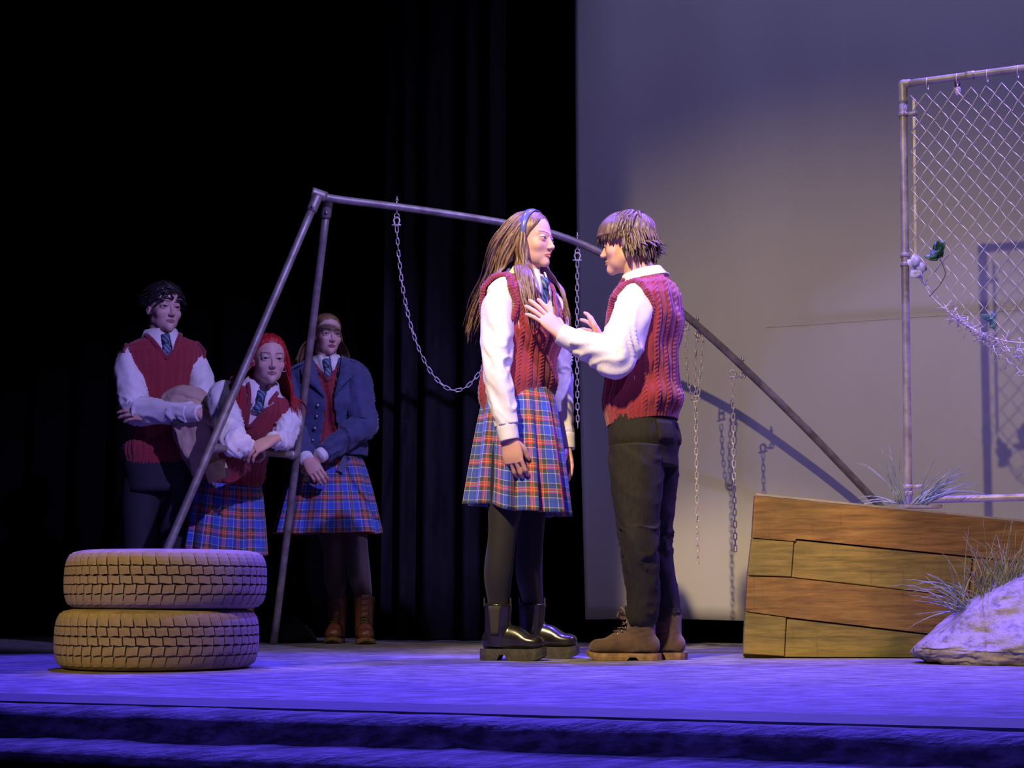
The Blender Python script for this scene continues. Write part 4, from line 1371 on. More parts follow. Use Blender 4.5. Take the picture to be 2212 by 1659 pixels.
# mesh in panel coordinates: a along the rail, h down from rail (metres)
cellw, cellh = .0305, .0800
cut_px = [(1976, 556), (1984, 580), (2006, 632), (2040, 667), (2070, 690), (2112, 716), (2160, 734), (2212, 741), (2300, 745)]
def fp(a, h, o=0.0): return pt + fd * a + np.array([0, 0, -h]) + ow * o
ca, chh = [], []
for x, y in cut_px:
    # intersect with panel plane
    d = ray(x, y); tt = ((pt - CAMP) @ ow) / (d @ ow); p = CAMP + d * tt
    ca.append((p - pt) @ fd); chh.append(pt[2] - p[2])
ca += [1.5]; chh += [chh[-1] + .05]
def hcut(a): return np.interp(a, ca, chh)
nw = int(1.35 / (cellw / 1)) 
for i in range(nw * 1):
    a0 = .045 + i * cellw
    pts = []
    k = 0
    sg = 1 if i % 2 else -1
    start = .05
    endh = hcut(a0) - .01
    h = start
    while h < endh:
        sag = np.clip((h / max(hcut(a0), .1)), 0, 1)
        shift = -.05 * sag ** 3 * math.exp(-a0 / .35)
        sq = 1 - .25 * sag ** 4
        amp = cellw * .52
        a = a0 + sg * amp + shift
        pts.append(fp(a, h, .004 * sg))
        sg = -sg; h += cellh / 2
    if len(pts) < 2: continue
    pts = np.array(pts) + RNG.normal(0, .0018, (len(pts), 3))
    add('wire', tube(pts, [.0019] * len(pts), 5, None if False else (len(pts) - 1) * 2 + 1, up=ow, smooth=False), M['wire'], fence)
# tension cable along the torn edge and the curled ends below it
cab = np.array([fp(a, h) for a, h in zip(ca, chh)])
add('edge_cable', tube(cab, [.0026] * len(cab), 6, 60, up=ow), M['wire'], fence)
curl = []
for i in range(280):
    a = ca[3] + (1.15 - ca[3]) * RNG.random() ** .9
    dd = RNG.random() * np.interp(a, [ca[3], ca[5], ca[7], 1.2], [.01, .045, .15, .22])
    c = fp(a, hcut(a) + dd - .01, RNG.uniform(-.03, .05))
    ang = RNG.uniform(0, 6.28); L = RNG.uniform(.02, .042)
    v = fd * math.cos(ang) + np.array([0, 0, math.sin(ang)])
    v2 = fd * math.cos(ang + RNG.uniform(.8, 1.7)) + np.array([0, 0, math.sin(ang + 1.2)]) + ow * RNG.uniform(-.6, .6)
    curl.append(tube([c - v * L, c + ow * .004, c + v2 * L], [.0018] * 3, 5, 3, smooth=False))
add('torn_wires', merge(curl), M['wire'], fence, kind='stuff')
for a in np.linspace(.10, 1.3, 11):
    add('tie_wire', ring_band(fp(a, .012), fd, (0, 0, 1), FR * 1.6, FR * 1.2, .0022, 16, 5), M['wire'], fence)

# bulb, leaves and paper caught on the fence
def bulb_build(nt, b): pass
M['bulb'] = mat('bulb_glass', (.75, .75, .8), .15, spec=.8)
M['bulb_base'] = mat('bulb_base', (.25, .18, .08), .4, .6)
bp = W(2068, 178, 6.29)
bl = empty('light_bulb', bp, 'small unlit bulb hanging under the fence top rail', 'bulb')
add('socket', tube([bp + [0, 0, .012], bp + [0, 0, -.008], bp + [0, 0, -.018]], [.011, .012, .010], 12, 8, up=(0, 1, 0)), M['bulb_base'], bl)
add('bulb_glass', ellipsoid(bp + [0, 0, -.035], (.0125, .0125, .022), 14, 10), M['bulb'], bl)
def leaf(c, d, n_, L, wd):
    d = unit(d); n_ = unit(np.asarray(n_) - d * np.dot(n_, d)); s_ = np.cross(d, n_)
    t = np.linspace(0, 1, 6); w_ = wd * np.sin(np.pi * np.clip(t * .93 + .06, 0, 1)) ** .8
    P = []
    for k in range(6):
        p = np.asarray(c) + d * L * t[k] + n_ * (-.25 * L * t[k] ** 2)
        P += [p - s_ * w_[k] + n_ * w_[k] * .3, p, p + s_ * w_[k] + n_ * w_[k] * .3]
    return np.array(P), grid_faces(6, 3, False, False)
M['ivy'] = mat('dark_ivy_leaf', (.02, .09, .035), .4, build=noisy((.012, .05, .02), (.04, .15, .06), 30, bs=0))
M['paleleaf'] = mat('pale_teal_leaf', (.16, .38, .33), .5, build=noisy((.12, .30, .26), (.26, .48, .42), 30, bs=0))
M['petal'] = mat('white_petal_cloth', (.62, .62, .68), .7)
M['stem'] = mat('dry_stem', (.16, .12, .07), .8)
def sprig(name, c, cnt, L, wd, mt, label, cat, seed, part='leaf'):
    r = np.random.default_rng(seed)
    root = empty(name, c, label, cat)
    for i in range(cnt):
        d = r.normal(size=3) * [1, .7, 1]; 
        vf = leaf(c + r.normal(0, L * .28, 3) * [1, .5, 1], d, (r.normal() * .5, -1, r.normal() * .5), L * r.uniform(.7, 1.2), wd)
        o = add(part, vf, mt, root)
        s = o.modifiers.new('thickness', 'SOLIDIFY'); s.thickness = .0012
    return root
iv = sprig('ivy_sprig', W(2031, 546, 6.25), 15, .046, .014, M['ivy'], 'dark green ivy sprig caught in the chain-link mesh', 'ivy', 2)
add('stem', tube([W(2031, 560, 6.26), W(2042, 590, 6.26), W(2030, 615, 6.27), W(2008, 640, 6.28)], [.002] * 4, 5, 16), M['stem'], iv)
sprig('ivy_sprig', W(2145, 692, 6.2), 8, .040, .013, M['paleleaf'], 'pale teal leaf sprig near the torn fence edge', 'ivy', 5)
sprig('cloth_flower', W(1984, 575, 6.27), 9, .045, .020, M['petal'], 'white cloth flower tied beside the fence post', 'flower', 9, 'petal')

# ================================================================== grass tufts
M['grass'] = mat('dry_green_grass', (.16, .19, .05), .6, build=noisy((.15, .19, .06), (.38, .42, .16), 20, (1, 1, 1), 0))
M['grass_teal'] = mat('grey_green_grass', (.16, .24, .17), .6, build=noisy((.16, .24, .17), (.38, .48, .35), 20, (1, 1, 1), 0))
def tuft(base, cnt, hmin, hmax, spread, bias, mt, label, seed, wd=.0022, droop=.35, foot=.03):
    r = np.random.default_rng(seed)
    root = empty('grass_tuft', base, label, 'grass')
    out = []
    for i in range(cnt):
        b = np.asarray(base) + r.normal(0, foot, 3) * [1, .6, 0]
        L = r.uniform(hmin, hmax)
        az = r.uniform(0, 2 * math.pi); inc = abs(r.normal(0, spread))
        d = np.array([math.cos(az) * math.sin(inc) + bias[0], math.sin(az) * math.sin(inc) * .6 + bias[1], math.cos(inc)]); d = unit(d)
        hz = unit(d * [1, 1, 0] + [1e-3, 0, 0])
        dr = droop * r.uniform(.2, 1.6)
        pts = [b + d * L * t_ + hz * L * dr * t_ ** 2 * .6 - np.array([0, 0, 1]) * L * dr * t_ ** 2.6 * .7 for t_ in np.linspace(0, 1, 7)]
        out.append(tube(pts, [(wd * .4, wd), (wd * .4, wd), (wd * .4, wd * .95), (wd * .35, wd * .8), (wd * .3, wd * .6), (wd * .25, wd * .4), (wd * .1, wd * .1)], 4, 7, up=(0, 1, 0)))
    add('grass_blades', merge(out), mt, root, kind='stuff')
    return root
tuft(W(2165, 1318, 5.62), 130, .16, .36, .42, (.05, 0), M['grass'], 'tall green grass tuft growing behind the rock', 1, .0026, .3, .045)
tuft(W(2085, 1322, 5.60), 26, .10, .28, .75, (-.55, 0), M['grass_teal'], 'sparse grey-green grass leaning left beside the rock', 2, .0026, .5, .03)
tuft(W(1942, 1089, 6.16), 14, .14, .29, .26, (-.18, 0), M['grass_teal'], 'upright grass tuft on the crate, left of the fence post', 3, .0022, .25, .012)
tuft(W(1985, 1090, 6.16), 34, .10, .28, .6, (.75, 0), M['grass_teal'], 'arching grass tuft on the crate, right of the fence post', 4, .0022, .35, .02)
tuft(W(1930, 1088, 6.14), 5, .10, .18, .6, (-1.6, 0), M['grass_teal'], 'few low grass blades bending left over the crate top', 6, .0022, .5, .012)

# ================================================================== rock
def rock_build(nt, b):
    n = tex(nt, (1, 1, 1), 'Object', 26, 6, .65); n2 = tex(nt, (1, 1, 1), 'Object', 7, 4)
    r = ramp(nt, [(.35, (.16, .15, .14)), (.5, (.34, .32, .31)), (.75, (.42, .40, .39))])
    nt.links.new(n.outputs[0], r.inputs[0]); nt.links.new(r.outputs[0], b.inputs['Base Color'])
    bump(nt, b, n.outputs[0], .8, .012)
M['rock'] = mat('painted_foam_rock', (.4, .38, .36), .5, build=rock_build)
n, m = 130, 60
a = np.linspace(0, 2 * math.pi, n, endpoint=False)
cx, cy = W(2300, 1430, 5.60)[0], 5.60
P = []
for i in range(m):
    q = i / (m - 1)
    ang = -.42 + q * (math.pi / 2 + .42)
    rad, hh = math.cos(ang), math.sin(ang)
    x = np.cos(a) * rad; y = np.sin(a) * rad
    lum = 1 + .10 * fbm(np.cos(a) * 1.5 * rad + 3, np.sin(a) * 1.5 * rad, hh * 1.5, 3)
    fine = .006 * fbm(x * 14, y * 14, hh * 14, 3)
    prof_z = hh ** 1.7 * .30 if hh > 0 else hh * .12 + 0 * x
    lo = (hh < -.2)
    P.append(np.stack([cx + x * (.515 * lum) + fine, cy + y * .30 * lum + fine, np.maximum(.048 + prof_z * (1 + .12 * noise(x * 2.5 + 1, y * 2.5)) * (.55 + .45 * np.clip(1 - (x + .2) ** 2 * .4, 0, 1)) + fine, .0005)], 1))
P = np.array(P)
add('rock', (P.reshape(-1, 3), grid_faces(m, n, True, False) + [tuple(range(n - 1, -1, -1))]), M['rock'], label='rounded grey prop rock at the right edge of the stage', cat='rock')
# ================================================================== people
def cols_for(R, pos, pts):
    """world capsules -> head-local colliders"""
    Ri = np.linalg.inv(R); H = np.linalg.norm(R[:, 2])
    return [('c', Ri @ (np.asarray(a) - pos), Ri @ (np.asarray(b) - pos), r / H) for a, b, r in pts]

def arm(sh, el, wr, r=(.05, .044, .04, .030, .026)):
    sh, el, wr = map(np.asarray, (sh, el, wr))
    return tube([sh, (sh + el) / 2, el, (el + wr) / 2, wr], list(r), 16, 26, up=(0, 1, 0))

def sleeve_part(parent, B, sh, el, wr, r, amp, seed, cuff_r=.036, m=80, matl='shirt', name='shirt_sleeve', cuff_mat='shirt', cuff_len=.055):
    sh, el, wr = map(np.asarray, (sh, el, wr))
    d = unit(wr - el)
    e1 = el + unit(sh - el) * .05; e2 = el + d * .05
    inn = B.frame(np.array([.88 * B.len]))[0][0]; di = unit(inn - sh)
    path = [sh + di * .085, sh + di * .04 + [0, 0, .006], sh * .88 + el * .12, sh * .45 + el * .55, e1, el, e2, el * .45 + wr * .55, wr - d * cuff_len * .9]
    r = [r[0] * .40, r[0] * .84, r[0] * 1.04, r[1], r[2], (r[2] + r[3]) * .47, r[3], r[4], r[5]]
    vf = sleeve(path, r, amp, seed, 44, m)
    o = add(name, vf, M[matl], parent)
    c = tube([wr - d * (cuff_len + .006), wr - d * cuff_len * .9, wr - d * cuff_len * .4, wr + d * .002, wr + d * .0035, wr - d * .01], [cuff_r * .97, cuff_r * 1.10, cuff_r * 1.06, cuff_r * 1.02, cuff_r * .96, cuff_r * .90], 28, 24, up=(0, 1, 0), caps=False)
    add('cuff', c, M[cuff_mat], o)
    return o

def shirt_torso(parent, body, prof_d=.006):
    T = Torso.__new__(Torso); T.__dict__ = dict(body.__dict__)
    T.pr = body.pr + prof_d
    vf = T.mesh(.18 * T.len, T.len * .995, 48, 40)
    return add('shirt', vf, M['shirt'], parent)

SKIN_A = (.62, .37, .26); SKIN_B = (.66, .40, .30); SKIN_C = (.58, .38, .30)

# ------------------------------------------------------------------ long-haired girl facing right
def girl_long_hair():
    Y0 = 5.88
    J = lambda x, y, d=0.0: W(x, y, Y0 + d)
    fb = unit((.80, -.60, 0)); fh = unit((.86, -.51, 0))
    root = empty('person', FL(1112, 1424), 'person with long brown hair and headband in burgundy vest and plaid skirt, facing right', 'person', 'students in school uniform')
    spine = [J(1120, 965), J(1121, 840), J(1126, 735), J(1131, 650), J(1138, 590)]
    B = Torso(spine, fb, F_PROF)
    head = head_matrix(J(1147, 520, -.015), fh, .218, .03)
    R, pos = head
    shR, elR, wrR = J(1079, 645, -.125), J(1071, 800, -.19), J(1100, 948, -.20)
    shL, elL, wrL = J(1190, 655, .12), J(1208, 808, .17), J(1222, 968, .13)
    hR = place_hand(hand_local([.42, .50, .55, .60], .05, (.5, .8, -.4), .4, .98), wrR, J(1117, 1035, -.19) - wrR, (-.35, -.95, .05), True)
    hL = place_hand(hand_local([.4, .45, .5, .55], .05, (.5, .8, -.4), .4, .96), wrL, J(1233, 1030, .10) - wrL, (.9, .3, .1), False)
    kR, aR = J(1086, 1150, -.10), FL(1077, 1426.5) + [0, 0, .10]
    kL, aL = J(1146, 1150, .08), FL(1152, 1421.5) + [0, 0, .10]
    legs = [limb([J(1100, 965, -.07), J(1093, 1060, -.09), kR, kR * .60 + aR * .40 - [.010, 0, 0], aR + [0, 0, .10], aR], [.078, .068, .050, .050, .036, .030]),
            limb([J(1142, 965, .07), J(1144, 1060, .08), kL, kL * .60 + aL * .40 - [.010, 0, 0], aL + [0, 0, .10], aL], [.078, .068, .048, .048, .036, .030])]
    build_body(root, B, head, [arm(shR, elR, wrR), arm(shL, elL, wrL)] + legs, [hR, hL], SKIN_A, (.46, .13, .11), (.10, .055, .03), True, (-.15, 1, .0), (.06, .09, .10), 190)
    sh = shirt_torso(root, B)
    sleeve_part(sh, B, shR, elR, wrR, [.058, .057, .054, .051, .046, .040], .007, 1.3)
    sleeve_part(sh, B, shL, elL, wrL, [.058, .055, .051, .049, .045, .039], .007, 4.1)
    C, T, Rr, Ff = B.frame(np.array([B.len * .965]))
    collar(sh, C[0] + T[0] * -.005, Rr[0], Ff[0], T[0], .066, .070, .044, .055)
    necktie(root, C[0] + Ff[0] * .078 + T[0] * .002, unit(-T[0] + .10 * Ff[0]), Ff[0], Rr[0], .18, .022)
    pr = grow(F_PROF, .016, (.150, .115, .118))
    rdir = Rr[0]
    vest(root, B, pr, .215 * B.len, .962 * B.len, True, [(0, .64, .945, .62), (math.pi, .64, .945, .62)], (300, 220), .007, .60, 2, .42)
    c2, t2, r2, f2_ = B.frame(np.array([.20 * B.len]))
    skirt(root, J(1123, 836), J(1121, 1104), r2[0], f2_[0], .142, .108, .190, .176, 11, .034, (.012, -.018), 2.0)
    tgs = [tube([J(1100, 965, -.07), J(1093, 1060, -.09), kR, kR * .60 + aR * .40 - [.010, 0, 0], aR + [0, 0, .10], aR], [.081, .071, .0525, .0525, .0385, .033], 28, 50, up=(0, 1, 0)),
           tube([J(1142, 965, .07), J(1144, 1060, .08), kL, kL * .60 + aL * .40 - [.010, 0, 0], aL + [0, 0, .10], aL], [.081, .071, .0505, .0505, .0385, .033], 28, 50, up=(0, 1, 0))]
    add('tights', merge(tgs), M['tights'], root)
    boot(root, FL(1078, 1426.5), (.97, -.24), 'chelsea', .245, .205, sh_r=.052)
    boot(root, FL(1152, 1421.5), (.985, -.17), 'chelsea', .245, .205, sh_r=.052)
    # hair: parted, behind the headband, long over shoulders
    def mask(D):
        th = np.degrees(np.arctan2(np.abs(D[:, 0]), D[:, 1]))
        line = np.interp(th, [0, 25, 45, 62, 80, 180], [.78, .70, .42, .10, -.45, -.9])
        return D[:, 2] - line
    cap = hair_cap(R, pos, mask, lambda D: .034 + .020 * np.clip(-D[:, 1], 0, 1), True, 120, 200, .006, lambda D: noise(D[:, 1] * 30 + D[:, 2] * 8, D[:, 0] * 3) , 2)
    coll = cols_for(R, pos, [(B.frame(np.array([.93 * B.len]))[0][0], B.frame(np.array([.80 * B.len]))[0][0], .115), (shR + rdir * -.02, shL - rdir * -.02, .088), (B.frame(np.array([.86 * B.len]))[0][0], B.frame(np.array([.45 * B.len]))[0][0], .145), (shR, elR, .078), (shL, elL, .074)])
    locks = []
    NB = 460
    S, D = scalp(NB, lambda d: (d[:, 2] > -.30) & (d[:, 1] < .06 + .25 * (d[:, 2] > .8)) & (np.abs(d[:, 0]) > .03), True, .02, 4)
    dr = np.stack([np.sign(D[:, 0]) * .55 * np.clip(1.2 - np.abs(D[:, 0]), .2, 1), -.55 + 0 * D[:, 0], -.55 + 0 * D[:, 0]], 1)
    rr = np.random.default_rng(5)
    ln_ = rr.uniform(1.25, 2.0, NB) + .35 * np.clip(D[:, 2], 0, 1)
    locks += hair_locks(S, dr, ln_, 16, True, .045, .75, (.036, .016), .10, coll, .030, R, pos, 6, 5, .55, wind=(0, -.11, 0))
    S, D = scalp(110, lambda d: (d[:, 2] > -.3) & (d[:, 2] < .5) & (d[:, 1] < .14) & (d[:, 1] > -.22) & (np.abs(d[:, 0]) > .5), True, .035, 9)
    dr = np.stack([np.sign(D[:, 0]) * .1, .0 + 0 * D[:, 0], -.9 + 0 * D[:, 0]], 1)
    locks += hair_locks(S, dr, rr.uniform(1.1, 1.9, 110), 18, True, .04, .8, (.034, .013), .09, coll, .040, R, pos, 12, 5, .5, wind=(0, .07, 0))
    h = add('hair', merge([cap] + locks), M['hair_brown'], root, label='long light brown wavy hair')
    # headband over the crown
    a = np.linspace(-1.75, 1.75, 40)
    hb = []
    for w_, o_ in ((-.15, .0), (0, .010), (.15, .0)):
        d = np.stack([np.sin(a), .13 + w_ + .25 * (1 - np.cos(a)) * -.12, np.cos(a)], 1); d = unit_rows(d)
        r_ = np.full(40, .7); cc = np.array([0, 0, .05])
        for _ in range(40): r_ -= np.clip(sdf_head(cc + d * r_[:, None], True, False) * .75, -.03, .2)
        hb.append((cc + d * (r_ + .064 + o_)[:, None]) @ R.T + pos)
    o = add('headband', (np.array(hb).reshape(-1, 3), grid_faces(3, 40, False, False)), M['band_blue'], root, label='shiny blue satin headband')
    s = o.modifiers.new('thickness', 'SOLIDIFY'); s.thickness = .004
    return root

# ------------------------------------------------------------------ boy facing left with raised hands
def boy_gesturing():
    Y0 = 5.85
    J = lambda x, y, d=0.0: W(x, y, Y0 + d)
    fb = unit((-.90, .43, 0)); fh = unit((-.95, .30, 0))
    root = empty('person', FL(1375, 1425), 'person in burgundy vest and black jeans facing left, both hands raised', 'person', 'students in school uniform')
    spine = [J(1388, 990), J(1384, 880), J(1386, 770), J(1397, 668), J(1387, 596)]
    B = Torso(spine, fb, M_PROF)
    head = head_matrix(J(1355, 527, 0), fh, .228, .06)
    R, pos = head
    shL, elL, wrL = J(1376, 655, -.15), J(1330, 780, -.22), J(1212, 722, -.20)
    shR, elR, wrR = J(1425, 660, .16), J(1372, 780, .25), J(1297, 738, .14)
    hL = place_hand(hand_local([(.06, .10, .08), (.10, .12, .08), (.14, .16, .10), (.16, .2, .12)], .12, (.8, .5, -.3), .25, 1.0), wrL, J(1146, 652, -.18) - wrL, (.35, -.80, .5), False)
    hR = place_hand(hand_local([(.10, .25, .2), (.2, .35, .25), (.3, .4, .3), (.35, .4, .3)], .16, (.85, .5, -.2), .2, 1.0), wrR, J(1272, 694, .28) - wrR, (.75, .5, .45), True)
    kL, aL = J(1380, 1180, -.12), FL(1388, 1426.5) + [0, 0, .10]
    kR, aR = J(1412, 1180, .07), FL(1440, 1424.5) + [0, 0, .10]
    lp = [[J(1374, 985, -.085), J(1376, 1080, -.105), kL, kL * .5 + aL * .5 + [.008, 0, 0], aL], [J(1408, 985, .085), J(1408, 1080, .08), kR, kR * .5 + aR * .5 + [.008, 0, 0], aR]]
    build_body(root, B, head, [arm(shL, elL, wrL), arm(shR, elR, wrR)] + [limb(p, [.085, .078, .055, .045, .030]) for p in lp], [hL, hR], SKIN_B, (.52, .17, .14), (.08, .05, .03), False, (.0, 1, -.1), (.05, .06, .05), 190, .85)
    sh = shirt_torso(root, B)
    sleeve_part(sh, B, shL, elL, wrL, [.066, .068, .066, .060, .054, .043], .010, 2.7, .038, 100)
    sleeve_part(sh, B, shR, elR, wrR, [.072, .070, .064, .060, .052, .042], .008, 6.2, .038)
    C, T, Rr, Ff = B.frame(np.array([B.len * .965]))
    collar(sh, C[0] + T[0] * .004, Rr[0], Ff[0], unit(T[0] + [0, 0, .5]), .070, .072, .040, .05)
    necktie(root, C[0] + Ff[0] * .082, unit(-T[0] + .10 * Ff[0]), Ff[0], Rr[0], .2, .024)
    rdir = Rr[0]
    pr = grow(M_PROF, .014, (.156, .122, .136))
    vest(root, B, pr, .185 * B.len, .968 * B.len, True, [(math.pi, .63, .95, .62), (0, .64, .945, .62)], (320, 240), .011, .60, 5, -.12, .016)
    # jeans
    def fold(seed):
        def f(a, s):
            kn = np.exp(-((s - .36) / .10) ** 2) + 1.1 * np.exp(-((s - .70) / .08) ** 2) + .3 + .5 * np.exp(-((s - .06) / .06) ** 2)
            rid = 1 - np.abs(noise(np.cos(a) * 1.2 + seed, np.sin(a) * 1.2, s * 24 + 2.0 * np.sin(a + seed)))
            return .010 * kn * (rid ** 3 - .3) + .004 * noise(np.cos(a) * 1.5, np.sin(a) * 1.5 + seed, s * 8)
        return f
    pt_ = []
    for p, sd in zip(lp, (1.0, 5.0)):
        q = [p[0] + [0, 0, .03], p[0] * .5 + p[1] * .5, p[1], p[1] * .4 + p[2] * .6, p[2], p[3], p[4] * .60 + p[3] * .40, p[4] + [0, 0, .095]]
        pt_.append(tube(q, [(.098, .108), (.098, .105), (.088, .094), (.074, .078), (.067, .070), (.061, .062), (.056, .058), (.058, .060)], 48, 110, up=fb, disp=fold(sd), caps=True))
    T2 = Torso.__new__(Torso); T2.__dict__ = dict(B.__dict__); T2.pr = B.pr + np.array([.010, .010, .018])
    pt_.append(T2.mesh(-.035, .22 * B.len, 48, 20))
    jn = add('jeans', merge(pt_), M['denim'], root)
    # back pocket patch lines
    c3, t3, r3, f3 = B.frame(np.array([.13 * B.len]))
    pk = []
    for a0 in (-1.95, -1.15):
        al = np.linspace(a0 - .32, a0 + .32, 8); sl_ = np.linspace(.07, .185, 6) * B.len
        pk.append((T2.surf(al[None, :] + 0 * sl_[:, None], sl_[:, None] + 0 * al[None, :], .003).reshape(-1, 3), grid_faces(6, 8, False, False)))
    for k_ in pk:
        o = add('back_pocket', k_, M['denim'], jn); s = o.modifiers.new('t', 'SOLIDIFY'); s.thickness = .003
    boot(root, FL(1383, 1426.5), (-.98, .20), 'lace', .275, .168, sh_r=.056)
    boot(root, FL(1440, 1424.5), (-.90, .43), 'lace', .275, .168, sh_r=.056)
    # hair: thick bowl swept forward, longer at the nape
    def mask(D):
        th = np.degrees(np.arctan2(np.abs(D[:, 0]), D[:, 1]))
        line = np.interp(th, [0, 40, 70, 92, 104, 125, 180], [.02, .02, .02, -.04, -.38, -.62, -.72])
        return D[:, 2] - line
    cap = hair_cap(R, pos, mask, lambda D:   .072 + .075 * np.clip(D[:, 1], 0, 1) - .02 * np.clip(-D[:, 1], 0, 1) - .03 * np.clip(D[:, 2] - .6, 0, 1), False, 130, 220, .010, lambda D: noise(np.arctan2(D[:, 0], D[:, 1]) * 16 + D[:, 2] * 3, D[:, 2] * 2.2), 3)
    rr = np.random.default_rng(11)
    wh = unit((0, -.35, .94))
    def flow(D, fwd, down):
        q = D - wh; q = q - D * np.sum(q * D, 1, keepdims=True); q = unit_rows(q)
        return q + np.array([0, fwd, -down])
    S, D = scalp(300, lambda d: (d[:, 2] > .22) & (d[:, 1] > -.5), False, .064, 5)
    S = S + np.outer(.05 * np.clip(D[:, 1], 0, 1), [0, 1, 0])
    locks = hair_locks(S, flow(D, .5, .15), (.12 + .16 * np.clip(D[:, 2], 0, 1)) * rr.uniform(.85, 1.1, 300), 8, False, .015, .6, (.040, .018), .0, None, .074, R, pos, 6, 5, .6, .13)
    S, D = scalp(320, lambda d: (d[:, 2] > -.5) & (d[:, 2] < .35) & (d[:, 1] < .02), False, .045, 8)
    dr = np.stack([D[:, 0] * .5, -.30 + 0 * D[:, 0], -1 + 0 * D[:, 0]], 1)
    locks += hair_locks(S, dr, rr.uniform(.18, .36, 320), 8, False, .035, .4, (.036, .014), .04, None, .045, R, pos, 16, 5, .7, .16)
    S, D = scalp(45, lambda d: (d[:, 2] > -.45) & (d[:, 2] < -.05) & (d[:, 1] < -.35), False, .06, 3)
    dr = np.stack([D[:, 0] * .4, -.9 + 0 * D[:, 0], -.55 + 0 * D[:, 0]], 1)
    locks += hair_locks(S, dr, rr.uniform(.12, .30, 45), 6, False, .06, .0, (.034, .010), .05, None, .05, R, pos, 26, 5, .9)
    add('hair', merge([cap] + locks), M['hair_mid'], root, label='thick brown hair with a forward fringe')
    return root

